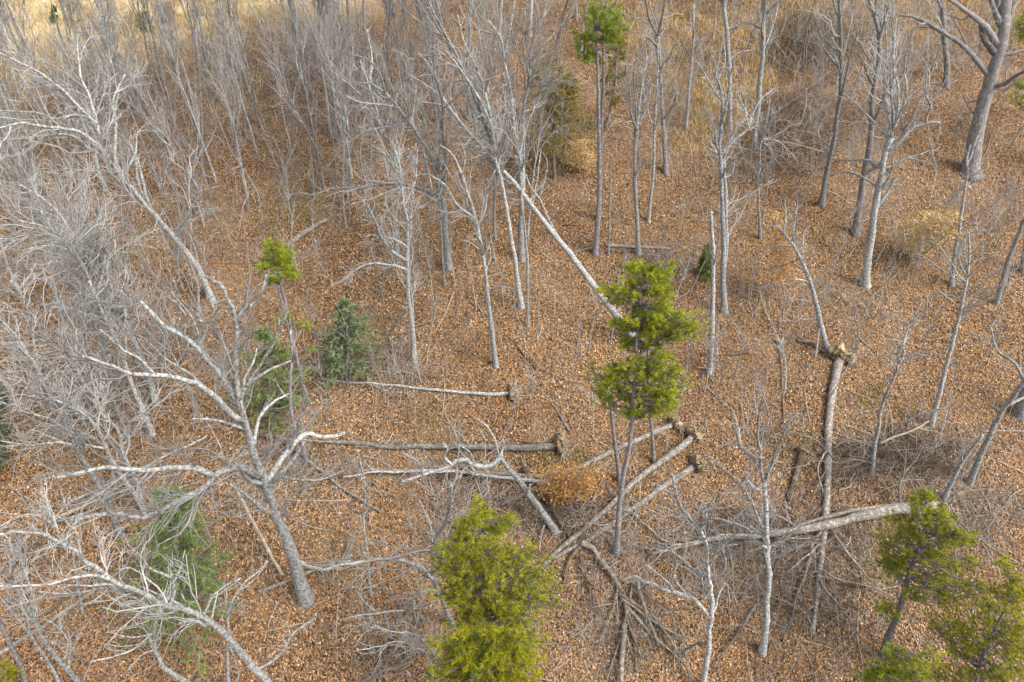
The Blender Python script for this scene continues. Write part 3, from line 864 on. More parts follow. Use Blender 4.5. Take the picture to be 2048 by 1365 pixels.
def pole_proto(name, H, r0, mat, twig, seed, cat='tree', dens=1.0, start=0.4, ang=(0.25, 0.6), wig=0.05, fork=False, fine=1.0, broad=1.0):
    global rng
    rng = np.random.default_rng(9000 + seed)
    root = thing(name, 'bare tree', cat, (0, 0, -500))
    K = 20
    P = np.zeros((1, K, 3)); d = np.array([[0, 0, 1.0]])
    for k in range(1, K):
        P[:, k] = P[:, k - 1] + d * H / (K - 1)
        d = unit(d + rng.normal(0, wig, (1, 3)) + np.array([0, 0, 0.08]))
    u = np.linspace(0, 1, K)
    R = (r0 * (1 - 0.85 * u) * (1 + 0.35 * np.exp(-u * 16)))[None]
    g = Geo(); Px = np.concatenate([P[0][:1] - np.array([[0, 0, 0.4]]), P[0]]); Rx = np.concatenate([R[0][:1], R[0]])
    g.tubes(Px, Rx, 6, rough=0.04)
    if fork:
        c, r = sprout(P, R, np.zeros(2, int), rng.uniform(0.3, 0.5, 2), H * rng.uniform(0.45, 0.6, 2), rng.uniform(0.2, 0.35, 2), K, np.full(2, r0 * 0.6), 0.12, wig, 0.2)
        g.tubes(c, r, 5)
        P = np.concatenate([P, c]); R = np.concatenate([R, r])
    g.build('trunk', M[mat], root)
    n = int(H * 2.3 * dens)
    idx = rng.integers(0, len(P), n); t = rng.uniform(start, 0.98, n) if not fork else rng.uniform(0.3, 0.98, n)
    L = (H * 0.26 * (1.2 - t) * rng.uniform(0.5, 1.3, n)).clip(0.25, 3.2) * broad
    c1, r1 = sprout(P, R, idx, t, L, rng.uniform(*ang, n), 8, 0.010 + 0.011 * L, 0.09, 0.15, 0.35)
    g = Geo(); g.tubes(c1, r1, 4); tag(g.build('boughs', M['twig'], root), kind='stuff')
    g = Geo()
    i2, t2 = scatter(c1, 3.2 * fine, 0.15, 1.0, 10)
    L2 = (L[i2] * rng.uniform(0.2, 0.5, len(i2))).clip(0.2, 1.2)
    c2, r2 = sprout(c1, r1, i2, t2, L2, rng.uniform(0.3, 0.75, len(i2)), 4, 0.006 + 0.005 * L2, 0.07, 0.15, 0.5)
    g.tubes(c2, r2, 3)
    i3, t3 = scatter(c2, 3.0 * fine, 0.2, 1.0, 3)
    c3, r3 = sprout(c2, r2, i3, t3, L2[i3] * rng.uniform(0.3, 0.65, len(i3)), rng.uniform(0.3, 0.7, len(i3)), 3, np.full(len(i3), 0.0065), 0.06, 0.12, 0.6)
    g.tubes(c3, r3, 3)
    tag(g.build('twig_crown', M[twig], root), kind='stuff')
    return root

# ---------------------------------------------------------------- the large bare trees, traced one by one
G_OAK = 'large spreading bare trees'
bare_tree('tallest pale bare tree at left centre, thick leaning trunk, wide gnarled crown',
    [(612, 1198), (600, 1165), (583, 1110), (566, 1060), (545, 1000), (527, 955), (505, 905), (490, 850), (478, 800)], (33, 15), [
    ([(482, 815), (451, 760), (420, 725), (389, 691), (362, 670), (327, 650), (303, 622), (280, 603)], 13),
    ([(484, 800), (472, 743), (479, 691), (479, 640), (461, 598), (444, 567), (410, 553)], 11),
    ([(478, 650), (489, 619), (517, 598), (534, 550)], 6),
    ([(487, 840), (472, 836), (430, 801), (396, 781), (362, 770), (320, 756), (275, 753), (241, 739), (207, 729), (165, 712)], 11),
    ([(527, 960), (505, 944), (479, 933), (452, 935), (427, 947), (413, 971), (379, 985), (330, 1012), (286, 1026), (220, 1026), (138, 1043)], 14),
    ([(427, 945), (390, 935), (344, 933), (293, 936), (213, 933), (155, 947), (114, 955)], 11),
    ([(413, 971), (403, 995), (379, 1026), (362, 1050), (336, 1064)], 5),
    ([(537, 960), (558, 929), (582, 897), (613, 867), (650, 875), (690, 866)], 11),
    ([(585, 905), (592, 860), (600, 830), (628, 790)], 6),
    ([(500, 890), (513, 863), (523, 832), (551, 801), (578, 787)], 7),
    ([(484, 800), (496, 770), (520, 753), (551, 736), (582, 722)], 7),
    ([(500, 780), (520, 730), (545, 690), (560, 640)], 5),
    ([(389, 691), (400, 655), (385, 625), (360, 600), (345, 560)], 5),
    ([(362, 670), (372, 640), (355, 610), (330, 585)], 4),
    ([(389, 691), (412, 670), (413, 648), (395, 640)], 4),
    ([(320, 756), (280, 720), (240, 700), (200, 660)], 5),
    ([(430, 801), (380, 750), (330, 720), (290, 680)], 6),
    ([(592, 1122), (637, 1139), (671, 1133), (700, 1122), (735, 1118)], 7),
    ([(560, 955), (600, 960), (650, 955), (690, 940)], 6),
    ([(472, 743), (450, 700), (430, 660), (425, 610)], 5),
    ([(565, 1050), (575, 1010), (598, 980), (605, 940)], 5),
    ([(490, 870), (460, 850), (420, 840), (385, 838)], 6)],
    seed=1, stout=1.3, twigs=1.5, fine=0.8, extra=5, group=G_OAK, crooked=0.02, land='the tallest pale bare tree', depth_tip=-0.8)
bare_tree('pale tree bowed over the lower left edge, thick lichened trunk running out of view',
    [(575, 1420), (536, 1365), (510, 1336), (458, 1277), (420, 1246), (379, 1222), (330, 1212), (293, 1188), (241, 1167), (207, 1146)], (22, 11), [
    ([(207, 1146), (165, 1115), (145, 1095), (93, 1071), (45, 1062), (-15, 1068)], 10),
    ([(330, 1212), (348, 1190), (344, 1160), (317, 1146), (293, 1133), (272, 1133)], 9),
    ([(344, 1165), (362, 1133), (370, 1100)], 5),
    ([(293, 1133), (270, 1105), (255, 1088)], 4),
    ([(241, 1167), (200, 1155), (165, 1153), (120, 1165), (86, 1170), (-10, 1174)], 8),
    ([(290, 1188), (220, 1174), (170, 1180), (130, 1184), (60, 1184)], 6),
    ([(410, 1240), (418, 1205), (430, 1188), (455, 1170), (482, 1157)], 6),
    ([(517, 1346), (540, 1325), (558, 1308), (585, 1267), (610, 1250), (630, 1236)], 7),
    ([(145, 1095), (100, 1040), (50, 1030), (-10, 1060)], 6),
    ([(165, 1115), (150, 1070), (120, 1040), (70, 1000)], 5),
    ([(420, 1246), (430, 1210), (436, 1180)], 4)],
    seed=2, twigs=1.3, fine=0.8, extra=3, group=G_OAK, crooked=0.02, land='the bowed tree')
bare_tree('big grey tree high at left whose limbs sweep out past the left edge',
    [(425, 602), (403, 553), (379, 512), (345, 470), (293, 406), (241, 348), (205, 300), (195, 250)], (17, 8), [
    ([(215, 315), (200, 295), (150, 262), (96, 255), (60, 248), (-10, 260)], 9),
    ([(205, 290), (190, 255), (165, 230), (110, 236), (75, 225), (-10, 222)], 8),
    ([(195, 250), (170, 228), (145, 203), (114, 172), (76, 145), (-10, 101)], 9),
    ([(145, 203), (115, 190), (90, 170), (62, 160)], 5),
    ([(114, 172), (85, 130), (40, 110)], 4),
    ([(260, 370), (230, 320), (228, 255), (225, 200), (250, 150)], 8),
    ([(228, 230), (245, 170), (270, 150)], 4),
    ([(190, 250), (175, 180), (160, 140), (155, 60)], 6),
    ([(300, 412), (275, 350), (270, 300), (240, 280)], 6),
    ([(345, 470), (380, 420), (395, 380), (370, 340)], 6),
    ([(230, 330), (180, 300), (130, 270), (30, 280)], 7)],
    seed=3, twigs=1.2, reach=1.5, fine=0.9, group=G_OAK, land='the big grey sweeping tree', crooked=0.015)
bare_tree('curved grey tree with a fan of fine upward twigs at the left edge, dark foot',
    [(313, 808), (300, 765), (290, 730), (270, 690), (255, 657), (235, 615), (220, 588), (193, 540), (160, 495)], (16, 6), [
    ([(262, 675), (238, 640), (220, 600), (170, 520), (138, 484), (90, 455), (30, 440)], 8),
    ([(220, 588), (205, 530), (190, 470), (150, 420)], 6), ([(193, 540), (140, 520), (80, 500), (0, 470)], 6),
    ([(160, 495), (130, 440), (90, 400), (40, 370)], 6), ([(160, 495), (160, 440), (130, 390), (110, 330)], 5),
    ([(193, 546), (185, 480), (200, 420), (190, 380)], 5), ([(138, 484), (100, 470), (40, 480), (-20, 520)], 5), ([(130, 440), (80, 420), (10, 410)], 4)],
    seed=4, twigs=2.0, reach=1.5, fine=1.3, spread=1.0, group=G_OAK, crooked=0.012, land='the fan-twigged tree')
bare_tree('slim curved grey tree standing in front of the fan-twigged tree, bending left',
    [(305, 868), (286, 822), (262, 760), (238, 691), (220, 657), (193, 600), (178, 560)], (13, 6), [
    ([(190, 595), (150, 560), (110, 545), (60, 540)], 6), ([(178, 560), (160, 520), (110, 490), (50, 500)], 5), ([(220, 657), (190, 640), (150, 620), (100, 615)], 5), ([(238, 691), (250, 640), (245, 590)], 4)],
    seed=5, twigs=1.7, reach=1.5, fine=1.2, group=G_OAK, crooked=0.01)
bare_tree('long straight grey tree crossing the left edge, forked low and twiggy above',
    [(243, 1072), (225, 1030), (207, 991), (186, 947), (155, 895), (138, 856), (117, 815), (86, 767), (65, 718)], (15, 8), [
    ([(70, 730), (50, 700), (34, 674), (-10, 630)], 8), ([(117, 815), (80, 790), (40, 760), (-10, 745)], 6), ([(86, 767), (70, 700), (60, 640), (20, 560)], 6),
    ([(138, 856), (100, 840), (60, 830), (-10, 800)], 5), ([(155, 895), (120, 885), (60, 890), (-10, 880)], 5), ([(60, 640), (40, 590), (5, 550)], 4)],
    seed=6, twigs=1.8, reach=1.5, fine=1.0, group=G_OAK, crooked=0.01)
bare_tree('forked grey tree behind the dark hemlock, its two stems meeting at the foot',
    [(289, 1024), (270, 990), (255, 971), (234, 936), (213, 895), (195, 855), (162, 825), (114, 801)], (13, 6), [
    ([(286, 1015), (275, 964), (251, 912), (238, 865), (207, 835), (186, 794), (158, 750), (140, 690)], 9),
    ([(114, 801), (70, 795), (34, 791), (-10, 800)], 5), ([(158, 750), (151, 690), (158, 600)], 5), ([(186, 794), (160, 730), (110, 690), (60, 660)], 5), ([(213, 895), (170, 870), (110, 870), (40, 880)], 5), ([(207, 835), (215, 780), (210, 740), (190, 700)], 4), ([(162, 825), (130, 780), (80, 760)], 4)],
    seed=7, twigs=1.7, reach=1.5, fine=0.9, group=G_OAK, crooked=0.012)
bare_tree('crooked slim tree with a raised elbow beside the bowed tree at the lower edge',
    [(455, 1420), (458, 1365), (458, 1300), (456, 1239), (465, 1205), (480, 1178), (499, 1157), (525, 1138), (534, 1122)], (11, 4), [
    ([(458, 1290), (478, 1340), (476, 1365)], 5), ([(458, 1239), (452, 1210), (450, 1198)], 3)], seed=8, twigs=0.8, fine=0.5, extra=2, cat='tree', crooked=0.02)
bare_tree('dark lichened crooked tree rising from the lower edge, brittle side twigs',
    [(400, 1400), (368, 1365), (324, 1339), (306, 1308), (303, 1270), (310, 1232), (300, 1222), (275, 1206)], (15, 5), [
    ([(305, 1300), (285, 1310), (265, 1330), (255, 1345)], 4), ([(303, 1270), (260, 1275), (215, 1265)], 4), ([(303, 1265), (255, 1305), (180, 1325)], 5), ([(275, 1206), (240, 1210), (225, 1200)], 3), ([(303, 1280), (250, 1290), (190, 1285)], 3)], seed=9, twigs=0.9, fine=0.5, extra=2, mat='bark', crooked=0.025)
bare_tree('leaning grey tree at the lower left corner, widest of the three there',
    [(172, 1385), (158, 1365), (120, 1322), (90, 1280), (69, 1239), (34, 1170), (-5, 1128)], (13, 7), [
    ([(141, 1340), (138, 1290), (120, 1258), (100, 1243)], 5), ([(69, 1239), (60, 1180), (40, 1120), (10, 1070)], 6), ([(34, 1170), (45, 1120), (20, 1060)], 4), ([(120, 1322), (150, 1290), (165, 1255)], 3)], seed=10, twigs=1.8, fine=0.6, extra=2, land='the lower left corner')
bare_tree('thin grey tree at the lower left corner between two thicker leaning ones',
    [(122, 1385), (117, 1365), (93, 1322), (75, 1293), (58, 1267), (25, 1225), (-10, 1185)], (9, 5), [([(58, 1267), (50, 1220), (25, 1170)], 4)], seed=11, twigs=1.6, fine=0.5, extra=2)
bare_tree('purplish grey trunk cut by the lower left corner, smooth and unbranched',
    [(56, 1385), (45, 1345), (34, 1320), (20, 1291), (8, 1260), (-10, 1225)], (13, 9), [], seed=12, twigs=0.3, fine=0.4, extra=1, mat='bark_pine')
bare_tree('thin upright sapling left of the hemlock, crossing the bowed tree',
    [(165, 1224), (160, 1190), (155, 1157), (145, 1084), (140, 1050), (134, 1012)], (7, 3), [([(145, 1090), (165, 1065), (170, 1045)], 3)], seed=13, twigs=0.8, fine=0.5, extra=2)
bare_tree('slim tree between the two hemlocks at left, half lost in twigs',
    [(420, 590), (414, 575), (400, 540), (390, 500), (380, 470)], (8, 4), [], seed=14, twigs=1.0, extra=3)

bare_tree('twin-stemmed pale tree left of the clearing with an arching low limb',
    [(829, 724), (828, 690), (825, 643), (818, 588), (814, 519), (813, 450), (806, 410), (800, 350), (790, 300)], (13, 5), [
    ([(826, 660), (826, 600), (820, 520), (818, 450), (826, 380)], 6),
    ([(811, 524), (783, 502), (763, 478), (752, 450), (735, 410)], 7), ([(809, 543), (780, 531), (742, 527), (708, 543), (687, 562)], 6),
    ([(763, 478), (745, 470), (725, 480)], 4), ([(800, 350), (770, 310), (740, 290)], 4), ([(806, 410), (830, 360), (835, 300)], 4)],
    seed=15, twigs=1.3, fine=0.9, group=G_OAK, land='the twin-stemmed pale tree')
bare_tree('broken pole propped against the twin-stemmed pale tree, its snapped top pale',
    [(731, 765), (735, 745), (742, 725), (763, 694), (787, 653), (800, 630), (815, 614)], (6, 8), [], name='leaning_snag', seed=16, twigs=0, extra=0, cat='snag', mat='dead')
bare_tree('speckled slim tree standing alone in the middle of the leafy clearing',
    [(992, 733), (985, 670), (978, 605), (973, 546), (966, 505), (955, 450), (940, 400), (925, 350)], (12, 6), [
    ([(955, 448), (970, 420), (975, 380), (990, 340)], 5), ([(968, 515), (978, 490), (985, 472)], 4), ([(962, 500), (940, 485), (918, 480)], 4), ([(950, 430), (915, 410), (890, 370), (860, 350)], 5), ([(938, 395), (900, 350), (880, 310)], 4), ([(925, 350), (905, 310), (880, 290)], 4), ([(925, 350), (930, 310), (915, 270)], 4)],
    seed=17, twigs=1.0, fine=0.8, group=G_OAK, land='the lone speckled tree')
bare_tree('straight grey tree behind the lone speckled tree, with a drooping bare bough near its foot',
    [(1043, 614), (1036, 570), (1030, 519), (1020, 448), (1007, 362), (993, 310), (985, 250), (970, 190), (955, 140)], (13, 6), [
    ([(1032, 580), (1010, 575), (990, 577), (980, 590)], 4), ([(993, 310), (1010, 260), (1020, 200), (1030, 140)], 5), ([(985, 250), (960, 200), (930, 150), (890, 100)], 6), ([(970, 190), (985, 130), (990, 60)], 5), ([(955, 140), (930, 90), (915, 30)], 5), ([(955, 140), (960, 80), (950, 20)], 4)],
    seed=18, twigs=1.4, fine=1.0, group=G_OAK)
bare_tree('slender white-barked tree right beside the straight grey tree in the clearing',
    [(1056, 652), (1055, 600), (1055, 553), (1052, 467), (1045, 420), (1041, 344), (1035, 280), (1028, 200)], (8, 4), [([(1041, 344), (1055, 300), (1058, 250)], 4), ([(1035, 280), (1015, 230), (1005, 170)], 4)], seed=19, twigs=1.0, fine=0.8)
bare_tree('tall double-trunked grey tree above the clearing, trunks rising side by side',
    [(1043, 520), (1042, 470), (1043, 400), (1041, 344), (1045, 258), (1048, 206), (1059, 155), (1062, 100), (1078, 50), (1092, 20)], (15, 6), [
    ([(1040, 330), (1030, 270), (1025, 200), (1010, 127), (1000, 79), (976, 40)], 9), ([(1062, 165), (1085, 145), (1105, 125), (1118, 110)], 5), ([(1048, 225), (1075, 215), (1095, 200)], 4),
    ([(1059, 155), (1045, 90), (1050, 20)], 5), ([(1010, 127), (1020, 60), (1030, 0)], 5), ([(1078, 50), (1095, 0), (1100, -30)], 4), ([(1000, 79), (960, 60), (930, 30)], 4)],
    seed=20, twigs=1.4, fine=1.0, group=G_OAK, land='the tall double-trunked tree')
bare_tree('long dead trunk leaning steeply across the upper middle, bleached limbs at its head',
    [(1285, 690), (1245, 646), (1220, 612), (1196, 580), (1162, 533), (1134, 495), (1110, 468), (1065, 410), (1031, 365), (997, 330), (966, 293), (935, 262), (907, 227), (883, 193)], (19, 7), [
    ([(883, 193), (873, 155), (859, 122)], 5), ([(1000, 332), (980, 275), (966, 238), (955, 186), (945, 158)], 8), ([(966, 238), (950, 200), (931, 148), (904, 131), (876, 117)], 7),
    ([(935, 262), (915, 255), (890, 265), (870, 262)], 4), ([(907, 227), (880, 210), (850, 205), (830, 200)], 5), ([(883, 193), (850, 170), (820, 150)], 4), ([(955, 186), (965, 165), (990, 155), (1010, 148)], 4), ([(931, 148), (910, 115), (870, 110), (800, 125)], 4), ([(1031, 365), (1045, 330), (1062, 320)], 4), ([(1065, 410), (1075, 380), (1092, 365)], 4), ([(966, 293), (930, 280), (890, 240), (860, 230)], 4)],
    name='leaning_dead_tree', seed=21, twigs=0.8, fine=0.45, extra=2, group=G_OAK, crooked=0.008, depth_tip=1.5, mat='bark_grey', land='the long leaning dead trunk')
bare_tree('dead branchy pole against the long leaning trunk, forked like a wishbone',
    [(1112, 470), (1098, 440), (1080, 400), (1062, 375), (1052, 350)], (8, 4), [([(1080, 395), (1090, 360), (1095, 325), (1085, 305)], 5), ([(1062, 372), (1040, 330), (1030, 310)], 5), ([(1098, 440), (1115, 430), (1122, 415)], 4)], name='leaning_snag', cat='snag', seed=22, twigs=0.5, fine=0.3, extra=0)
bare_tree('stout furrowed tree with dead bleached limbs fanning to the upper left',
    [(897, 535), (893, 500), (890, 470), (887, 413), (873, 362), (866, 320), (845, 286), (821, 248), (794, 214), (770, 186)], (19, 7), [
    ([(887, 400), (887, 344), (884, 275), (880, 190), (862, 124)], 8), ([(770, 186), (742, 169), (704, 165)], 5), ([(821, 252), (776, 255), (732, 265), (704, 282)], 6),
    ([(873, 403), (828, 372), (783, 365), (680, 376), (640, 380)], 7), ([(873, 410), (815, 375), (750, 395), (700, 410)], 6), ([(794, 214), (760, 210), (720, 205), (690, 190)], 5), ([(845, 286), (850, 250), (838, 218)], 4), ([(770, 186), (760, 150), (735, 120), (700, 110)], 5), ([(866, 320), (830, 310), (805, 300)], 4), ([(821, 248), (815, 210), (790, 170)], 5)],
    seed=23, twigs=0.9, fine=0.7, group=G_OAK, land='the stout furrowed tree', mat='bark_grey')
bare_tree('pale grey pole rising beside the stout furrowed tree, dead straight',
    [(889, 570), (886, 530), (884, 490), (880, 420), (876, 350)], (7, 5), [], seed=24, twigs=0.6, extra=3)
bare_tree('grey tree with a long thin trunk left of the stout furrowed tree',
    [(794, 505), (794, 470), (782, 400), (773, 344), (765, 300), (756, 240), (740, 180), (720, 120)], (9, 4), [([(756, 250), (740, 210), (700, 170), (660, 140)], 5), ([(765, 300), (775, 250), (770, 200)], 4), ([(740, 180), (745, 120), (735, 60)], 4)], seed=25, twigs=1.3, fine=1.0)

# right-hand slope
bare_tree('bare tree right of the tall pine, slim trunk dividing into a narrow vase of stems',
    [(1277, 508), (1274, 450), (1271, 380), (1268, 310), (1274, 262)], (11, 7), [
    ([(1274, 265), (1262, 220), (1258, 175), (1250, 120)], 5), ([(1274, 262), (1278, 215), (1285, 160), (1295, 110)], 6), ([(1275, 258), (1295, 210), (1303, 165), (1320, 140)], 5), ([(1274, 262), (1270, 200), (1268, 150), (1275, 100)], 4), ([(1268, 300), (1290, 275), (1305, 280)], 3)],
    seed=26, twigs=1.2, fine=0.9, mat='bark_grey', land='the vase-shaped bare tree')
bare_tree('thin dark pole tree just right of the vase-shaped bare tree',
    [(1297, 443), (1302, 390), (1307, 344), (1310, 241), (1314, 155), (1316, 90)], (8, 4), [], seed=27, twigs=0.9, extra=5)
bare_tree('grey trunk reaching the top edge and forking wide beyond the tall pine',
    [(1332, 346), (1330, 300), (1327, 241), (1322, 170), (1320, 120), (1316, 72)], (12, 7), [([(1316, 75), (1300, 40), (1290, 0), (1270, -30)], 6), ([(1316, 72), (1325, 30), (1332, -20)], 6), ([(1318, 100), (1290, 70), (1255, 60)], 4), ([(1327, 240), (1350, 200), (1345, 170)], 4)], seed=28, twigs=1.0, fine=0.8, mat='bark_pink', land='the wide-forked tree')
bare_tree('dark slim pole tree standing in the golden grass patch',
    [(1372, 256), (1378, 190), (1384, 120), (1387, 60), (1387, 10)], (8, 5), [], seed=29, twigs=0.9, extra=4, mat='bark_grey')
bare_tree('white crooked sapling with a hooked tip right of the tall pine',
    [(1217, 507), (1219, 440), (1221, 370), (1221, 330), (1228, 316), (1217, 307)], (5, 3), [], name='sapling', cat='sapling', seed=30, twigs=0, extra=0)
bare_tree('pair-stemmed grey tree on the right slope, dead stub beside a wide crooked fork',
    [(1449, 624), (1447, 560), (1447, 470), (1446, 400), (1444, 327), (1438, 300), (1442, 260), (1446, 210), (1440, 170), (1427, 140)], (14, 6), [
    ([(1452, 560), (1452, 470), (1451, 380), (1449, 320)], 9), ([(1447, 310), (1470, 280), (1496, 258), (1503, 235)], 6), ([(1440, 300), (1428, 285), (1424, 272)], 6), ([(1438, 312), (1420, 298), (1400, 283)], 3), ([(1451, 360), (1465, 345), (1470, 320)], 3), ([(1442, 250), (1455, 200), (1460, 160), (1470, 120)], 5), ([(1446, 210), (1420, 170), (1400, 130)], 4), ([(1503, 235), (1520, 200), (1545, 180)], 4), ([(1496, 258), (1490, 220), (1475, 190)], 4), ([(1440, 170), (1450, 120), (1445, 70)], 4)],
    seed=31, stout=1.2, twigs=1.0, fine=0.7, land='the pair-stemmed tree', group=G_OAK)
bare_tree('tall broken-topped snag, a pale limbless pole in the right half of the clearing',
    [(1419, 745), (1422, 690), (1425, 622), (1425, 519), (1424, 470), (1422, 424)], (14, 8), [([(1426, 540), (1436, 490), (1440, 455)], 4)], name='snag', cat='snag', seed=32, twigs=0, extra=0, mat='bark', land='the tall broken-topped snag')
bare_tree('slim crooked tree with a spread of pale forked boughs at half height, before the brush',
    [(1521, 478), (1519, 420), (1517, 362), (1520, 330), (1520, 300), (1524, 278)], (8, 5), [
    ([(1524, 278), (1508, 245), (1492, 225), (1487, 190)], 5), ([(1524, 278), (1555, 283), (1575, 300), (1590, 315)], 4), ([(1524, 278), (1545, 240), (1560, 215)], 4), ([(1524, 276), (1535, 230), (1540, 190)], 4), ([(1492, 225), (1475, 215), (1460, 225)], 3), ([(1524, 285), (1570, 260), (1600, 235)], 4), ([(1524, 285), (1540, 300), (1548, 330)], 3)],
    seed=33, stout=1.2, twigs=1.4, fine=0.9, land='the slim crooked tree')
bare_tree('straight grey tree at the edge of the golden grass, one bough hooking to the right',
    [(1459, 260), (1459, 200), (1458, 138), (1456, 90), (1453, 50), (1445, 0), (1440, -40)], (12, 9), [([(1456, 60), (1480, 50), (1500, 40), (1525, 0)], 5), ([(1457, 120), (1480, 105), (1510, 100)], 4)], seed=34, twigs=0.7, extra=3, mat='bark_grey')
bare_tree('tall grey tree running up to the top edge beside the brown bramble mound',
    [(1506, 298), (1512, 250), (1520, 189), (1524, 103), (1526, 50), (1525, 0), (1522, -40)], (12, 9), [([(1524, 110), (1540, 70), (1552, 30), (1560, -10)], 5), ([(1522, 60), (1495, 45), (1470, 55)], 4)], seed=35, twigs=0.8, extra=4, mat='bark_grey', land='the tree beside the bramble')
bare_tree('tall leaning grey tree between the bramble mound and the pollard-like tree',
    [(1643, 411), (1652, 350), (1665, 293), (1674, 230), (1679, 190), (1681, 120), (1680, 69), (1677, 0), (1672, -40)], (12, 7), [([(1676, 220), (1692, 150), (1700, 110), (1715, 60)], 5), ([(1660, 320), (1640, 290), (1600, 285), (1575, 270)], 3), ([(1665, 290), (1630, 270), (1590, 260)], 3), ([(1681, 130), (1660, 90), (1640, 70)], 4), ([(1670, 250), (1690, 215), (1695, 190)], 3)], seed=36, twigs=1.0, fine=0.6, extra=4, mat='bark_grey', land='the tall leaning grey tree')
bare_tree('stout pinkish tree behind the pollard-like tree, pale torn patch low on its trunk',
    [(1710, 470), (1718, 420), (1727, 372), (1736, 310), (1744, 258), (1744, 193), (1756, 130), (1758, 69), (1745, 17), (1730, -25)], (17, 8), [
    ([(1742, 140), (1732, 110), (1718, 80), (1712, 65)], 5), ([(1758, 69), (1752, 40), (1760, 10), (1770, -20)], 5), ([(1730, 375), (1718, 352), (1690, 345), (1660, 350)], 4), ([(1745, 350), (1766, 320), (1780, 250), (1800, 200)], 8), ([(1744, 258), (1765, 200), (1770, 150), (1790, 90)], 6), ([(1750, 160), (1720, 150), (1700, 135)], 4)],
    seed=37, twigs=0.7, fine=0.6, mat='bark_pink', group=G_OAK, land='the stout pinkish tree')
bare_tree('pollard-like pale tree with a dark knob and a bunch of upright shoots',
    [(1730, 571), (1736, 520), (1744, 470), (1750, 420), (1758, 379), (1766, 330), (1772, 300), (1784, 276)], (19, 13), [
    ([(1775, 300), (1792, 290), (1812, 268), (1835, 252), (1860, 246), (1880, 246)], 10), ([(1857, 246), (1853, 232), (1862, 210), (1852, 185), (1858, 110)], 5), ([(1862, 205), (1885, 170), (1900, 140)], 3),
    ([(1784, 276), (1779, 240), (1769, 190), (1772, 100), (1770, 20)], 5), ([(1786, 274), (1785, 220), (1780, 160), (1785, 90), (1775, 10)], 5), ([(1794, 268), (1798, 220), (1793, 170), (1790, 110), (1795, 30)], 5), ([(1800, 264), (1800, 200), (1815, 140), (1825, 80)], 4),
    ([(1800, 268), (1825, 235), (1840, 195), (1850, 190)], 4), ([(1825, 262), (1832, 240), (1845, 215), (1848, 190)], 4), ([(1782, 276), (1760, 258), (1744, 238), (1715, 210), (1685, 188)], 5), ([(1810, 262), (1840, 225), (1880, 185), (1915, 160)], 3),
    ([(1764, 345), (1755, 335), (1735, 322), (1700, 320), (1665, 320)], 5), ([(1768, 345), (1790, 330), (1815, 318), (1850, 324)], 5), ([(1815, 318), (1850, 305), (1880, 295)], 3), ([(1770, 350), (1782, 340), (1786, 310)], 4), ([(1758, 372), (1735, 360), (1700, 345), (1665, 350)], 4), ([(1794, 268), (1812, 190), (1812, 120), (1830, 50)], 4)],
    seed=38, stout=1.15, twigs=0.9, fine=0.55, extra=2, group=G_OAK, crooked=0.016, land='the pollard-like tree')
bare_tree('huge thick-trunked tree near the upper right corner, flared foot and heavy limbs',
    [(1940, 347), (1946, 300), (1954, 258), (1963, 220), (1971, 193), (1980, 165), (1987, 140), (1996, 105), (2004, 75), (2010, 20), (2016, -40)], (36, 21), [
    ([(1976, 155), (1955, 125), (1933, 100), (1910, 78), (1885, 65), (1853, 45), (1823, 34), (1790, 30)], 12), ([(1999, 97), (1988, 80), (1978, 65), (1960, 45), (1940, 28), (1920, 12), (1890, -10)], 14), ([(1990, 135), (2008, 112), (2023, 107), (2060, 98)], 12), ([(1985, 180), (2010, 168), (2028, 155), (2060, 138)], 12),
    ([(1962, 230), (1945, 225), (1930, 200), (1925, 185)], 4), ([(1965, 195), (1950, 202), (1935, 205), (1928, 195)], 5), ([(1885, 65), (1860, 55), (1830, 55)], 5), ([(1933, 100), (1920, 60), (1900, 30)], 5), ([(1955, 215), (1930, 228), (1905, 222)], 4), ([(1940, 28), (1925, 40), (1895, 30)], 4)],
    seed=39, twigs=0.8, fine=0.6, group=G_OAK, flare=1.5, crooked=0.014, mat='bark_pink', land='the huge thick-trunked tree')
bare_tree('pinkish trunk behind the huge tree limbs, rising straight out of the top edge',
    [(1892, 174), (1894, 131), (1892, 100), (1888, 69), (1884, 20), (1880, -40)], (14, 11), [], seed=40, twigs=0.6, extra=4, mat='bark_pink')
bare_tree('slender curving sapling growing in front of the huge tree trunk',
    [(1903, 571), (1908, 520), (1916, 467), (1922, 420), (1935, 344), (1932, 320), (1941, 290)], (10, 4), [([(1935, 350), (1950, 320), (1962, 300)], 3)], seed=41, twigs=0.5, fine=0.4, extra=2, land='the curving sapling')
bare_tree('leaning slim white tree low on the right slope, wispy level twigs at its top',
    [(1862, 851), (1872, 810), (1885, 767), (1906, 674), (1918, 630), (1926, 595), (1935, 540), (1938, 500), (1937, 465)], (13, 4), [
    ([(1905, 680), (1893, 700), (1860, 712), (1825, 706)], 3), ([(1930, 575), (1905, 555), (1870, 530), (1830, 505)], 3), ([(1932, 560), (1960, 530), (1985, 515)], 3), ([(1925, 600), (1895, 590), (1860, 595)], 3), ([(1937, 520), (1950, 495), (1965, 480)], 3), ([(1920, 620), (1900, 600), (1870, 575)], 3), ([(1935, 540), (1915, 520), (1890, 500)], 3), ([(1868, 820), (1876, 790), (1870, 780)], 3)],
    seed=42, twigs=1.4, fine=0.6, extra=4, land='the leaning slim white tree')
bare_tree('straight pale trunk leaning right at the right edge, no boughs in view',
    [(1992, 607), (2005, 565), (2019, 519), (2035, 480), (2055, 430)], (12, 9), [], seed=43, twigs=0.3, extra=1, mat='bark_grey')
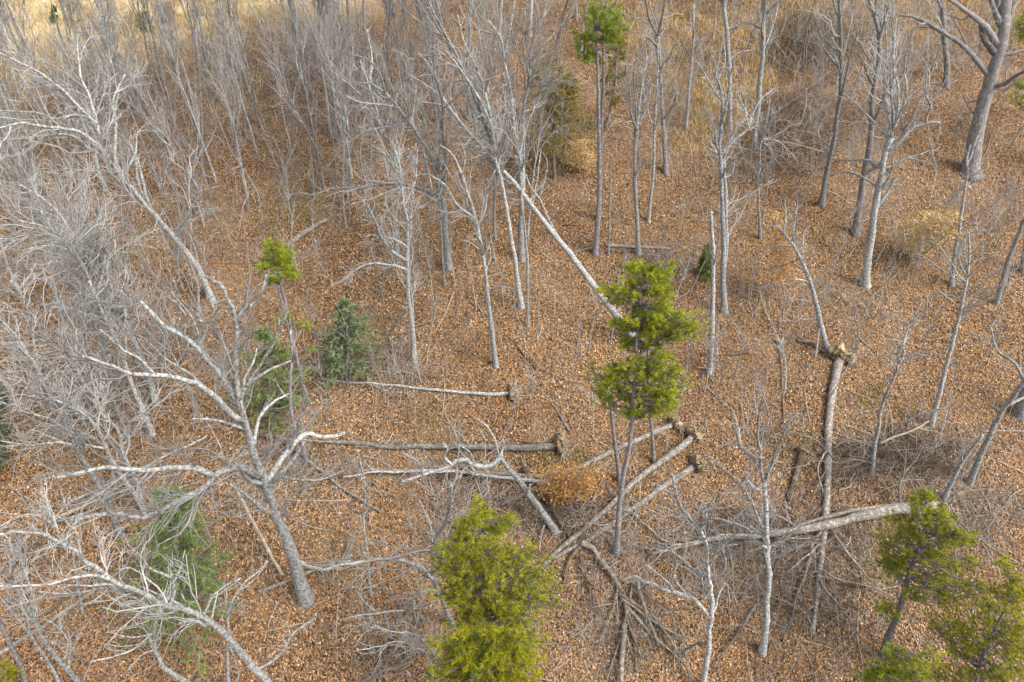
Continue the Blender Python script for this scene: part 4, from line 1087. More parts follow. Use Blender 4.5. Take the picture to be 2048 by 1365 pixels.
bare_tree('crooked forked sapling between the fallen trunk and the leaning slim white tree',
    [(1742, 946), (1747, 920), (1752, 870), (1758, 839), (1766, 805), (1780, 770), (1797, 729)], (10, 6), [([(1797, 729), (1795, 705), (1806, 685), (1812, 665), (1822, 640), (1844, 603)], 5), ([(1799, 729), (1808, 712), (1808, 690), (1820, 650), (1850, 625), (1865, 610)], 5), ([(1800, 715), (1830, 705), (1850, 690)], 3), ([(1806, 690), (1780, 700), (1755, 710)], 3), ([(1820, 650), (1800, 640), (1775, 635)], 3), ([(1765, 815), (1740, 822), (1715, 820)], 3)],
    seed=44, twigs=1.0, fine=0.6, extra=3, crooked=0.02, land='the crooked forked sapling')
bare_tree('leaning bare tree with feathery level twigs beside the torn root plate',
    [(1660, 710), (1650, 680), (1641, 646), (1632, 605), (1623, 570), (1612, 540), (1603, 519), (1585, 487), (1568, 467), (1551, 448)], (14, 5), [
    ([(1620, 570), (1600, 572), (1560, 570), (1520, 575)], 3), ([(1603, 519), (1570, 530), (1530, 540)], 3), ([(1590, 495), (1560, 490), (1530, 500)], 3), ([(1630, 600), (1600, 600), (1565, 590)], 3), ([(1640, 640), (1610, 640), (1580, 630)], 3), ([(1640, 645), (1632, 700), (1625, 740), (1617, 775)], 4), ([(1568, 467), (1572, 430), (1570, 400)], 4), ([(1585, 487), (1595, 450), (1590, 420)], 3), ([(1623, 570), (1650, 545), (1670, 520)], 3)],
    seed=45, twigs=1.9, fine=0.7, extra=5, land='the feathery leaning tree', twig='twig_mauve')
bare_tree('pale tree leaning hard to the right at the right edge with a snaking limb',
    [(1938, 970), (1955, 930), (1971, 895), (1985, 863), (2009, 818), (2040, 774), (2075, 735)], (14, 10), [([(2045, 766), (2043, 750), (2030, 725), (1999, 705), (1988, 681), (1982, 657), (1970, 645)], 7), ([(1990, 855), (1975, 880), (1955, 905), (1935, 930)], 4), ([(1985, 690), (1960, 685), (1915, 688)], 3)], seed=46, twigs=0.6, fine=0.4, extra=2, crooked=0.014, land='the hard-leaning tree')
bare_tree('smooth grey trunk leaning close behind the pale hard-leaning tree',
    [(1887, 1000), (1900, 972), (1913, 947), (1928, 920), (1947, 893), (1965, 870)], (11, 7), [], seed=47, twigs=0.4, extra=2, mat='bark_grey')
bare_tree('wide smooth grey trunk cut off by the right edge',
    [(2040, 830), (2046, 805), (2056, 770), (2072, 720)], (30, 24), [], seed=48, twigs=0, extra=0, mat='bark_grey')
bare_tree('brown-grey tree foot at the right edge above the leaning pale trunk',
    [(2044, 545), (2050, 510), (2060, 460), (2070, 420)], (15, 12), [], seed=49, twigs=0, extra=0, mat='bark_pine')
bare_tree('lichen-crusted upright tree in the lower right, its knobby boughs reaching left',
    [(1524, 1305), (1530, 1250), (1534, 1170), (1532, 1110), (1529, 1067), (1529, 1010), (1529, 964)], (17, 10), [
    ([(1529, 966), (1518, 930), (1500, 908), (1482, 890), (1472, 860)], 8), ([(1528, 985), (1508, 976), (1495, 962), (1484, 968)], 6), ([(1484, 968), (1470, 955), (1450, 940), (1420, 915)], 4), ([(1527, 990), (1510, 978), (1486, 978)], 5),
    ([(1520, 940), (1518, 900), (1516, 870), (1522, 820), (1528, 790)], 5), ([(1482, 890), (1462, 890), (1445, 895)], 3), ([(1529, 964), (1545, 930), (1560, 890), (1580, 840)], 4), ([(1530, 1072), (1512, 1062), (1500, 1050), (1507, 1045)], 6), ([(1482, 890), (1475, 850), (1465, 820)], 4), ([(1518, 900), (1530, 860), (1545, 820)], 3)],
    seed=50, stout=1.4, twigs=1.1, fine=0.6, group=G_OAK, crooked=0.02, land='the lichen-crusted tree', depth_tip=0.3)
bare_tree('pale forked tree left of the lichen-crusted tree, wiry boughs arching over the log',
    [(1406, 1385), (1410, 1340), (1417, 1274), (1425, 1239), (1424, 1190), (1421, 1150), (1413, 1102), (1402, 1062)], (15, 7), [
    ([(1402, 1065), (1382, 1040), (1365, 1020), (1355, 990), (1345, 950)], 6), ([(1417, 1160), (1400, 1145), (1382, 1136), (1348, 1105), (1330, 1090)], 6), ([(1418, 1240), (1405, 1215), (1389, 1198), (1348, 1184), (1300, 1170), (1272, 1157), (1240, 1160)], 8), ([(1389, 1198), (1365, 1180), (1350, 1150), (1355, 1120)], 5),
    ([(1402, 1066), (1407, 1043), (1420, 1038), (1434, 1038), (1455, 1042), (1479, 1050), (1505, 1065)], 7), ([(1421, 1160), (1445, 1145), (1450, 1115), (1448, 1095), (1475, 1090)], 4), ([(1402, 1062), (1415, 1030), (1420, 1005)], 3), ([(1382, 1040), (1350, 1025), (1310, 1010)], 4), ([(1402, 1080), (1370, 1070), (1320, 1060)], 4), ([(1300, 1170), (1280, 1180), (1265, 1190)], 3), ([(1415, 1285), (1385, 1290), (1365, 1305), (1370, 1325)], 4), ([(1348, 1184), (1330, 1160), (1290, 1130)], 4), ([(1355, 1000), (1340, 985), (1315, 970)], 3)],
    seed=51, stout=1.45, twigs=1.2, fine=0.7, extra=3, group=G_OAK, crooked=0.025, land='the pale forked tree')
bare_tree('crooked lichened tree left of the tufted pine, bending back on itself',
    [(905, 1252), (893, 1215), (880, 1185), (868, 1160), (857, 1150)], (14, 10), [
    ([(868, 1160), (850, 1145), (825, 1130), (800, 1120), (760, 1117), (710, 1124), (680, 1130)], 9), ([(862, 1150), (868, 1120), (875, 1085), (888, 1055), (900, 1030), (905, 1000), (900, 965)], 9), ([(876, 1090), (868, 1075), (850, 1062)], 5), ([(893, 1215), (875, 1190), (850, 1185), (825, 1200), (805, 1225), (790, 1245)], 8), ([(805, 1225), (760, 1225), (720, 1230), (685, 1240)], 5), ([(905, 1000), (920, 960), (930, 930)], 4), ([(890, 1050), (910, 1030), (930, 1020)], 4), ([(900, 1020), (885, 1010), (875, 1000)], 3), ([(825, 1200), (830, 1230), (838, 1255)], 4), ([(760, 1225), (735, 1210), (715, 1185)], 4)],
    seed=52, stout=1.3, twigs=1.1, fine=0.7, extra=3, group=G_OAK, crooked=0.02, land='the crooked lichened tree', depth_tip=0.0)
bare_tree('thin curving stem between the crooked lichened tree and the tallest pale tree',
    [(742, 1190), (738, 1150), (735, 1100), (730, 1060), (728, 1020), (732, 985), (728, 950), (715, 900)], (7, 3), [([(732, 985), (745, 960), (765, 945)], 3)], name='sapling', cat='sapling', seed=53, twigs=0.5, fine=0.4, extra=2, crooked=0.012)
bare_tree('bare wiry tree at the bottom edge left of the tufted pine',
    [(868, 1390), (862, 1340), (855, 1305), (835, 1275), (805, 1262)], (10, 4), [([(850, 1300), (820, 1250), (790, 1245)], 4), ([(855, 1310), (810, 1285), (760, 1290), (720, 1300)], 4), ([(835, 1275), (790, 1265), (740, 1255), (690, 1250)], 4), ([(862, 1330), (880, 1290), (900, 1265)], 4)], seed=54, twigs=1.4, fine=0.8, extra=3, crooked=0.02)
bare_tree('lichened leaning tree over the gully whose bent top reaches left above the logs',
    [(1110, 1062), (1092, 1035), (1076, 1012), (1058, 990), (1042, 967), (1018, 938), (996, 908)], (18, 12), [
    ([(1000, 914), (985, 930), (973, 934), (949, 929), (935, 918), (928, 919), (915, 922), (904, 933), (875, 940), (852, 947), (800, 965)], 9), ([(904, 933), (890, 915), (895, 900), (885, 885)], 5), ([(998, 910), (990, 880), (975, 855), (950, 835)], 5), ([(852, 947), (830, 920), (800, 905)], 4), ([(949, 929), (940, 905), (920, 890)], 4)],
    name='leaning_tree', stout=1.2, seed=55, twigs=1.0, fine=0.6, extra=2, group=G_OAK, crooked=0.015, depth_tip=0.2, land='the leaning tree over the gully')
bare_tree('dark branchless pole right of the tallest pale tree, kinked below its top',
    [(612, 925), (606, 895), (590, 855), (583, 820), (580, 770), (585, 700), (580, 660)], (10, 6), [], seed=56, twigs=0.4, extra=3, mat='bark_pine')

# ---------------------------------------------------------------- pines and other evergreens
pine('tall pine at the top edge on two slim pale stems, green tufted head', [
    ([(1191, 507), (1194, 460), (1197, 400), (1198, 300), (1197, 200), (1194, 110), (1190, 60)], (14, 6)),
    ([(1197, 440), (1200, 380), (1203, 260), (1207, 140), (1208, 60), (1208, 10)], (12, 5))],
    [(1203, 20, 34, 26, 16), (1192, 62, 40, 26, 18), (1230, 48, 24, 22, 12), (1170, 78, 16, 12, 6), (1225, 82, 22, 14, 8), (1180, 122, 22, 14, 10), (1172, 100, 16, 10, 5)], 1, tone=(0.363, 0.428, 0.043), dark=(0.097, 0.150, 0.023), tuft=0.19, per=7, land='the tall twin-stemmed pine')
pine('dim olive pine sapling hidden behind the tall twin-stemmed pine', [
    ([(1212, 255), (1222, 215), (1230, 170), (1233, 100)], (7, 3))], [(1235, 108, 22, 26, 14), (1222, 150, 24, 20, 12), (1218, 200, 22, 16, 10), (1238, 75, 12, 14, 4)], 2, tone=(0.290, 0.269, 0.037), dark=(0.109, 0.108, 0.022), tuft=0.17, per=7)
pine('bright pine standing in the clearing with three trunks and a ragged layered crown', [
    ([(1233, 1108), (1238, 1033), (1245, 964), (1258, 905), (1266, 850), (1268, 800), (1272, 730), (1278, 660), (1284, 600), (1288, 550)], (15, 5)),
    ([(1240, 962), (1236, 930), (1231, 895), (1226, 850), (1222, 812), (1215, 770)], (12, 6)),
    ([(1308, 925), (1305, 880), (1301, 830), (1298, 770), (1296, 700), (1294, 640)], (9, 5))],
    [(1278, 548, 30, 14, 14), (1318, 552, 26, 18, 12), (1338, 538, 12, 8, 4), (1270, 535, 12, 8, 4), (1225, 588, 36, 14, 16), (1285, 582, 34, 16, 16), (1335, 590, 24, 16, 10), (1300, 622, 36, 12, 12),
     (1262, 650, 34, 16, 16), (1320, 640, 40, 20, 20), (1375, 640, 26, 16, 12), (1360, 665, 36, 14, 14), (1300, 672, 36, 18, 14), (1385, 665, 14, 10, 4), (1268, 690, 26, 12, 8), (1320, 700, 34, 16, 10),
     (1205, 750, 26, 18, 14), (1245, 745, 32, 14, 14), (1215, 780, 30, 14, 12), (1290, 735, 30, 18, 14), (1330, 745, 28, 22, 14), (1310, 785, 36, 18, 16), (1345, 795, 20, 18, 9), (1270, 790, 24, 16, 8), (1200, 800, 16, 10, 5), (1320, 820, 34, 14, 12), (1265, 825, 30, 10, 9), (1358, 765, 14, 16, 5)],
    3, tone=(0.491, 0.508, 0.037), dark=(0.109, 0.162, 0.022), tuft=0.16, per=7, land='the bright clearing pine')
pine('yellow-green tufted pine at the bottom edge, broad open crown', [
    ([(985, 1440), (980, 1380), (975, 1310), (968, 1220), (962, 1150), (960, 1080), (958, 1020)], (14, 4))],
    [(958, 1018, 10, 14, 5), (960, 1045, 20, 16, 10), (990, 1040, 30, 14, 7), (920, 1055, 12, 16, 5), (985, 1062, 24, 12, 7), (945, 1085, 40, 18, 16), (1000, 1100, 40, 16, 14), (900, 1110, 36, 22, 14), (955, 1120, 46, 20, 20), (1055, 1105, 24, 14, 8), (1010, 1140, 50, 22, 20), (930, 1160, 44, 22, 20), (885, 1140, 20, 14, 6),
     (1085, 1140, 30, 16, 10), (1060, 1175, 44, 20, 16), (990, 1185, 46, 20, 18), (940, 1200, 40, 18, 14), (1100, 1195, 28, 14, 9), (1040, 1205, 40, 14, 10), (960, 1225, 44, 14, 14), (1040, 1240, 46, 16, 14), (900, 1190, 30, 14, 8), (1000, 1215, 50, 14, 14), (930, 1250, 50, 14, 14)],
    4, tone=(0.469, 0.456, 0.035), dark=(0.134, 0.162, 0.022), tuft=0.17, per=6, land='the yellow-green tufted pine')
pine('second yellow-green pine cut by the bottom edge, densest crown, below the tufted pine', [
    ([(1000, 1560), (990, 1480), (980, 1400), (975, 1330), (972, 1270)], (14, 4))],
    [(960, 1270, 36, 18, 18), (1010, 1275, 40, 18, 18), (920, 1290, 30, 18, 14), (1055, 1285, 30, 18, 12), (960, 1305, 46, 18, 26), (1030, 1310, 40, 18, 20), (905, 1325, 36, 18, 18), (985, 1335, 50, 18, 26), (1060, 1325, 26, 18, 12), (940, 1355, 50, 20, 28), (1010, 1365, 44, 20, 24), (890, 1360, 34, 20, 16), (1050, 1365, 30, 20, 12), (960, 1395, 80, 20, 30), (870, 1290, 12, 10, 3)],
    5, tone=(0.469, 0.448, 0.028), dark=(0.113, 0.147, 0.018), tuft=0.17, per=7, land='the densest bottom pine')
pine('leaning olive pine in the lower right, bare trunk showing below its loose crown', [
    ([(1765, 1315), (1778, 1270), (1795, 1225), (1808, 1180), (1820, 1140), (1838, 1095), (1850, 1050), (1852, 1005)], (19, 5))],
    [(1848, 1000, 20, 14, 12), (1850, 1025, 28, 18, 18), (1800, 1045, 30, 14, 12), (1885, 1045, 22, 16, 10), (1870, 1070, 40, 16, 16), (1940, 1075, 26, 14, 10), (1910, 1085, 20, 14, 7), (1775, 1075, 26, 18, 12), (1830, 1080, 24, 14, 6), (1795, 1110, 34, 18, 16), (1765, 1135, 22, 14, 8), (1800, 1145, 26, 14, 9), (1865, 1110, 40, 20, 16), (1920, 1130, 30, 18, 10), (1870, 1160, 40, 18, 12), (1830, 1190, 30, 14, 8), (1940, 1180, 34, 16, 10), (1910, 1200, 40, 16, 11), (1770, 1215, 22, 14, 6), (1785, 1235, 16, 10, 4)],
    6, tone=(0.453, 0.456, 0.043), dark=(0.135, 0.162, 0.026), tuft=0.15, per=6, land='the leaning olive pine')
pine('pale yellow-green pine filling the lower right corner', [
    ([(1935, 1470), (1945, 1400), (1960, 1330), (1985, 1270), (2010, 1220), (2025, 1170)], (13, 5))],
    [(2010, 1170, 30, 20, 12), (2035, 1200, 24, 24, 12), (1985, 1215, 40, 20, 14), (1950, 1250, 40, 18, 12), (2020, 1255, 34, 22, 16), (1900, 1255, 34, 16, 9), (1880, 1240, 30, 14, 8), (1975, 1295, 44, 20, 16), (2035, 1300, 24, 24, 12), (1920, 1300, 30, 16, 8), (1960, 1345, 50, 20, 18), (2025, 1350, 34, 22, 16), (1880, 1345, 34, 18, 9), (1990, 1390, 70, 20, 20), (2000, 1120, 16, 16, 4)],
    7, tone=(0.454, 0.436, 0.045), dark=(0.154, 0.174, 0.028), tuft=0.15, per=6, land='the corner pine')
pine('low olive pine at the bottom edge right of the brush pile', [
    ([(1800, 1560), (1790, 1480), (1785, 1420), (1785, 1350), (1790, 1300)], (11, 4))],
    [(1785, 1310, 22, 12, 9), (1760, 1335, 36, 14, 14), (1810, 1335, 30, 16, 12), (1735, 1355, 34, 14, 12), (1780, 1365, 44, 18, 18), (1835, 1350, 24, 18, 8), (1840, 1375, 40, 16, 12), (1860, 1320, 26, 14, 5)],
    8, tone=(0.471, 0.484, 0.052), dark=(0.135, 0.177, 0.026), tuft=0.15, per=7)
pine('small pine head on two bare grey stems at left, above the round hemlock', [
    ([(612, 790), (600, 750), (590, 700), (582, 655), (572, 610), (562, 570), (553, 520), (548, 490)], (11, 5)),
    ([(600, 745), (585, 690), (570, 630), (557, 580), (550, 540), (543, 500)], (8, 4))],
    [(545, 492, 16, 10, 7), (555, 512, 24, 14, 14), (575, 515, 14, 10, 6), (540, 535, 22, 12, 10), (575, 540, 26, 14, 13), (590, 552, 14, 8, 5), (552, 560, 20, 8, 5), (600, 650, 16, 8, 4), (570, 640, 14, 8, 3), (620, 700, 14, 6, 2)],
    9, tone=(0.453, 0.498, 0.043), dark=(0.121, 0.177, 0.023), tuft=0.17, per=7, land='the small pine head', dead=14)
pine('pine boughs reaching in at the right edge beside the huge tree, upper of the two', [
    ([(2085, 330), (2090, 250), (2085, 150), (2078, 60), (2070, 0)], (12, 5))],
    [(2040, 45, 22, 12, 9), (2030, 68, 24, 10, 8), (2055, 60, 18, 18, 8), (2060, 30, 18, 14, 7), (2040, 168, 18, 10, 6), (2035, 190, 20, 10, 8), (2055, 185, 18, 14, 7), (2040, 208, 12, 6, 3)],
    10, tone=(0.436, 0.484, 0.043), dark=(0.121, 0.177, 0.023), tuft=0.17, per=6)
pine('yellow-green pine tip poking in at the lower left corner', [
    ([(-30, 1520), (-20, 1440), (-8, 1390), (2, 1340)], (10, 4))], [(12, 1340, 20, 10, 6), (25, 1350, 16, 10, 5), (5, 1362, 24, 12, 8)], 11, tone=(0.384, 0.362, 0.028), dark=(0.113, 0.122, 0.015), tuft=0.14, per=6)

conifer('round bluish-green hemlock at the left edge of the clearing', (700, 760), (688, 604), 58, 1, tone=(0.316, 0.378, 0.193), dark=(0.140, 0.193, 0.097), nb=130, low=0.1, shape=0.6, land='the round hemlock', dens=30)
conifer('dark hemlock behind the crown of the tallest pale tree', (545, 860), (532, 662), 76, 2, tone=(0.297, 0.358, 0.106), dark=(0.119, 0.180, 0.064), nb=120, shape=0.6, land='the dark hemlock')
conifer('spreading hemlock low at left under overhanging pale limbs', (350, 1275), (352, 980), 122, 3, tone=(0.281, 0.360, 0.097), dark=(0.105, 0.176, 0.053), nb=140, shape=0.6, low=0.2, land='the spreading hemlock', droop=0.35, dens=30)
conifer('dark hemlock cut by the left edge', (-20, 945), (-5, 775), 52, 4, tone=(0.176, 0.246, 0.132), dark=(0.088, 0.140, 0.088), nb=90)
conifer('small dark green cedar tucked behind the broken-topped snag', (1412, 556), (1414, 492), 19, 5, tone=(0.285, 0.316, 0.064), dark=(0.142, 0.180, 0.042), name='cedar_sapling', nb=60, trunk_w=4, low=0.05, dens=22)
conifer('brownish green cedar with a bare pale foot left of the tall pine', (1109, 357), (1100, 120), 66, 6, tone=(0.386, 0.306, 0.078), dark=(0.193, 0.167, 0.049), name='cedar_tree', nb=150, low=0.24, shape=0.45, trunk_w=9, group='olive cedars', land='the brownish cedar')
conifer('second olive cedar half hidden behind the brownish cedar', (1126, 332), (1135, 150), 46, 7, tone=(0.386, 0.306, 0.078), dark=(0.193, 0.167, 0.049), shape=0.5, name='cedar_tree', nb=90, low=0.3, trunk_w=7, group='olive cedars')
conifer('yellow-green bushy cedar in the pale field beyond the trees', (290, 62), (288, 22), 14, 8, tone=(0.456, 0.474, 0.035), dark=(0.211, 0.246, 0.035), name='cedar_sapling', nb=60, trunk_w=3, low=0.03, group='small cedars in the field', dens=16, land='the bushy field cedar')
conifer('smaller green cedar right of the bushy one in the pale field', (325, 48), (326, 14), 9, 9, tone=(0.386, 0.404, 0.053), dark=(0.193, 0.228, 0.035), name='cedar_sapling', nb=40, trunk_w=2, low=0.03, group='small cedars in the field', dens=16)
conifer('green cedar left of the bushy one in the pale field', (108, 45), (108, 14), 8, 10, tone=(0.298, 0.333, 0.053), dark=(0.158, 0.176, 0.035), name='cedar_sapling', nb=36, trunk_w=2, low=0.03, group='small cedars in the field', dens=16, land='the green field cedar')

def beech(label, base_px, boxes, seed, col, land=None):
    """a sapling that has kept its dry leaves"""
    global rng
    rng = np.random.default_rng(8000 + seed)
    base = ground(*base_px); pl = Plane(base.copy())
    root = thing('leafy_sapling', label, 'sapling', base, 'saplings that keep dry leaves')
    if land: LAND.append((land, base_px))
    E = []
    for cx, cy, rx, ry, n in boxes:
        a = rng.uniform(0, 2 * math.pi, n); r = np.sqrt(rng.random(n))
        E.append(pl.at(cx + rx * r * np.cos(a), cy + ry * r * np.sin(a), rng.uniform(-1, 1, n)))
    E = np.concatenate(E); n = len(E)
    top = E[E[:, 2].argmax()]
    T = curve(np.array([base, (base + top) / 2 + rng.normal(0, 0.1, 3), top]), 16)
    g = Geo(); g.tubes(T, np.linspace(0.035, 0.008, 16), 5); g.build('trunk', M['bark_grey'], root, base)
    k = (np.abs(T[None, :, 2] - E[:, None, 2] + 0.2)).argmin(1)
    u = np.linspace(0, 1, 7)
    P = T[k][:, None] * (1 - u)[None, :, None] + E[:, None] * u[None, :, None] + rng.normal(0, 0.03, (n, 7, 3)) * u[None, :, None]
    g = Geo(); g.tubes(P, np.full(n, 0.009)[:, None] * np.linspace(1, 0.4, 7)[None], 3)
    tag(g.build('branchwork', M['twig'], root, base), kind='stuff')
    m = 32
    f = rng.uniform(0.3, 1.0, (n, m)) * 5.999; j = f.astype(int); w = (f - j)[..., None]
    q = np.take_along_axis(P, j[..., None].repeat(3, -1), 1) * (1 - w) + np.take_along_axis(P, (j + 1)[..., None].repeat(3, -1), 1) * w
    q = q.reshape(-1, 3) + rng.normal(0, 0.2, (n * m, 3)) * np.array([1, 1, 0.5])
    a = unit(rng.normal(size=q.shape) * np.array([1, 1, 0.6])); b = unit(np.cross(a, rng.normal(size=q.shape)))
    s = rng.uniform(0.035, 0.07, (len(q), 1))
    V = np.stack([q - a * s, q - b * s * 0.55, q + a * s, q + b * s * 0.55], 1).reshape(-1, 3)
    c = np.array(col) * rng.uniform(0.6, 1.3, (len(q), 1))
    g = Geo(); g.raw(V, np.arange(len(V)).reshape(-1, 4), None, np.repeat(c, 4, axis=0))
    tag(g.build('dry_leaves', M['leaf'], root, base, smooth=False), kind='stuff')
beech('golden-leaved sapling left of the feathery leaning tree, thin dry foliage', (1572, 610), [(1568, 470, 34, 26, 26), (1585, 510, 44, 26, 34), (1570, 550, 40, 24, 26), (1555, 435, 18, 16, 8)], 1, (0.58, 0.34, 0.12), 'the golden-leaved sapling')
beech('wide pale golden sapling below the pollard-like tree, leaves in level layers', (1832, 520), [(1850, 432, 75, 14, 34), (1880, 462, 70, 12, 34), (1800, 450, 46, 12, 18), (1825, 492, 50, 10, 20), (1800, 470, 60, 8, 14)], 2, (0.58, 0.41, 0.16))
beech('orange-brown leafy shrub beside the logs in the gully', (1120, 1000), [(1105, 950, 60, 22, 36), (1140, 972, 80, 26, 44), (1105, 990, 70, 14, 26), (1175, 950, 46, 20, 20), (1080, 965, 40, 14, 14)], 3, (0.50, 0.27, 0.085))
beech('straw-coloured sapling clump below the tall twin-stemmed pine', (1160, 345), [(1160, 295, 18, 22, 24), (1180, 320, 20, 20, 18), (1150, 325, 20, 20, 14)], 4, (0.54, 0.37, 0.15))

# ---------------------------------------------------------------- fallen timber
G_LOG = 'fallen trunks lying in and around the gully'
log('longest thick grey log arching across the lower right to the olive pine', [(1862, 1030), (1800, 1032), (1761, 1035), (1692, 1050), (1623, 1070), (1575, 1078), (1534, 1083), (1470, 1087), (1417, 1090), (1348, 1106), (1300, 1120)], (30, 9), mat='log', lift=0.25, branches=16, blen=2.4, seed=1, group=G_LOG, land='the longest arching log')
log('slim pale log lying along the upper side of the longest arching log', [(1858, 1022), (1800, 1024), (1740, 1030), (1680, 1040), (1620, 1056), (1570, 1074)], (12, 7), mat='dead', lift=0.35, seed=2, group=G_LOG)
log('thick barked trunk with a torn root plate pointing downhill on the right', [(1677, 722), (1668, 765), (1660, 800), (1654, 850), (1652, 905), (1650, 950), (1648, 1000), (1644, 1060), (1640, 1100), (1630, 1200), (1624, 1275)], (22, 10), mat='log', plate=62, branches=14, blen=2.4, seed=3, group=G_LOG, land='the torn-rooted fallen trunk', twig='twig_brown')
log('long fallen trunk with an orange root plate, crossing behind the bright pine', [(1347, 852), (1300, 872), (1252, 896), (1193, 922), (1128, 952), (1086, 976), (1040, 996), (1003, 1012)], (14, 9), mat='log', plate=36, branches=7, blen=1.4, seed=4, group=G_LOG)
log('upper of two parallel fallen trunks slanting from root plates into the gully', [(1385, 880), (1350, 912), (1310, 943), (1265, 976), (1240, 1001), (1200, 1037), (1162, 1069), (1115, 1110), (1085, 1140)], (17, 10), mat='log', plate=38, branches=5, blen=1.5, seed=5, group=G_LOG, lift=0.15)
log('lower of two parallel fallen trunks slanting from root plates into the gully', [(1390, 936), (1352, 960), (1317, 983), (1283, 1008), (1258, 1024), (1215, 1058), (1179, 1082), (1140, 1102), (1105, 1120)], (17, 10), mat='log', plate=44, branches=5, blen=1.5, seed=6, group=G_LOG, land='the parallel fallen trunks')
log('thick level log with a straw-coloured root plate left of the bright pine', [(1118, 899), (1070, 900), (1024, 900), (950, 899), (887, 898), (800, 897), (749, 894), (690, 888), (640, 885)], (18, 9), mat='log', plate=46, branches=5, blen=1.6, seed=7, group=G_LOG, land='the thick level log')
log('thin mossy log lying just above the thick level log', [(1122, 884), (1070, 886), (1000, 882), (930, 884)], (5, 3), mat='rot', seed=8, group=G_LOG)
log('long grey log below the thick level log, thinning out to the left', [(1180, 972), (1130, 968), (1090, 964), (1040, 962), (990, 958), (887, 953), (783, 948), (714, 953)], (12, 6), mat='dead', branches=6, blen=1.4, seed=9, group=G_LOG, lift=0.2)
log('second grey log lying tight against the long one in the gully', [(1100, 978), (1050, 974), (1000, 968), (920, 960), (850, 956), (760, 957), (690, 970)], (9, 5), mat='bark', branches=5, blen=1.5, seed=10, group=G_LOG, lift=0.35)
log('slim log with an upright grey root plate at the middle of the clearing', [(1024, 790), (985, 791), (950, 790), (887, 783), (830, 779), (783, 774), (720, 768), (680, 765), (636, 760)], (9, 5), mat='bark', plate=40, branches=3, blen=0.9, seed=11, group=G_LOG, land='the slim root-plated log')
log('pale split log along the top of the clearing, right of the tall pine', [(1212, 494), (1240, 495), (1280, 497), (1340, 499)], (9, 6), mat='wood', seed=12, land='the pale split log')
log('thin grey log end reaching left from the pale split log', [(1196, 497), (1172, 500), (1148, 506), (1128, 508)], (6, 4), mat='dead', seed=13)
log('thick pale brown log slanting in the thicket above the small pine head', [(575, 497), (590, 484), (604, 473), (627, 457), (655, 444)], (14, 10), mat='dead', seed=14, land='the thick slanting thicket log')
log('broken grey log lying high in the left thicket', [(544, 220), (560, 212), (580, 203), (598, 192)], (8, 5), mat='dead', seed=15, land='the broken thicket log')
log('dark rotting log leaning into the gully beside the lichened leaning tree', [(1045, 945), (1060, 965), (1075, 985), (1100, 1020), (1120, 1055), (1142, 1085)], (13, 9), mat='rot', seed=16, group=G_LOG, lift=0.2)
log('dark short stick of wood lying in the middle clearing', [(1014, 672), (1030, 688), (1045, 708), (1060, 724), (1076, 744)], (5, 6), mat='rot', name='fallen_branch', cat='branch', seed=17)
log('short grey rotten log above the straw-coloured root plate', [(1103, 808), (1115, 825), (1127, 845), (1139, 865)], (4, 9), mat='dead', seed=18)
log('thin bleached branch on the leaves left of the lone speckled tree', [(908, 585), (898, 610), (888, 635), (870, 665)], (4, 3), mat='wood', name='fallen_branch', cat='branch', seed=19)
log('pale broken pole lying beside the tallest pale tree', [(485, 1018), (500, 1042), (512, 1065), (527, 1090), (545, 1122), (566, 1156)], (7, 9), mat='wood', seed=20, lift=[1.2, 0.1])
log('grey log passing behind the foot of the tallest pale tree', [(517, 1186), (555, 1172), (592, 1158), (630, 1142), (665, 1128), (705, 1112)], (10, 7), mat='dead', seed=21, branches=3, blen=0.8)
log('bare red-brown log uphill of the spreading hemlock', [(400, 1078), (418, 1060), (437, 1038), (460, 1014)], (8, 6), mat='rot', seed=22)
log('lowest long pale log of the lower left, sloping down to the corner', [(-30, 1330), (40, 1285), (86, 1257), (148, 1213), (190, 1185)], (13, 8), mat='dead', seed=23, land='the lowest long log')
log('dark curved log between two bare trees at the lower left', [(88, 1234), (115, 1212), (138, 1195), (165, 1165), (188, 1136)], (10, 7), mat='rot', seed=24)
for k, (a, b, w, t) in enumerate([((100, 1060), (262, 962), 8, 'topmost slim log in the sheaf of felled poles at left'), ((112, 1052), (330, 930), 9, 'longest pale log in the sheaf of felled poles at left'), ((125, 1058), (290, 990), 7, 'lowest short log in the sheaf of felled poles at left'), ((150, 1020), (420, 890), 7, 'grey slanting log at the head of the sheaf of felled poles')]):
    log(t, [a, ((a[0] + b[0]) / 2 + 4, (a[1] + b[1]) / 2 + 3), b], (w, w * 0.6), mat=['dead', 'wood', 'dead', 'bark'][k], seed=30 + k, lift=0.15 + 0.12 * k, group='sheaf of felled poles', branches=2, blen=0.8, land='the sheaf of felled poles' if k == 1 else None)
log('short thick brown log standing off a clay root plate, right of the lichen-crusted tree', [(1603, 908), (1596, 935), (1587, 965), (1574, 1004)], (19, 12), mat='rot', plate=30, seed=40)
log('cut brown stump-like log at the bottom edge among spread branches', [(1247, 1258), (1245, 1290), (1242, 1330), (1240, 1375)], (13, 12), mat='dead', seed=41, lift=0.25)
log('slanting pale log at the bottom edge left of the tufted pine', [(712, 1372), (755, 1350), (800, 1328), (850, 1296)], (10, 7), mat='dead', seed=42, branches=2, blen=0.7)
log('pale bough propped on the brush, right of the crooked forked sapling', [(1750, 912), (1775, 900), (1800, 892), (1825, 880), (1845, 868)], (6, 4), mat='wood', name='fallen_branch', cat='branch', seed=43, lift=0.7, branches=3, blen=0.8)
log('thin crooked branch rising from the brush toward the right edge log', [(1788, 1018), (1790, 985), (1805, 960), (1825, 935), (1838, 903)], (6, 4), mat='dead', name='fallen_branch', cat='branch', seed=44, lift=0.6, branches=2, blen=0.7)
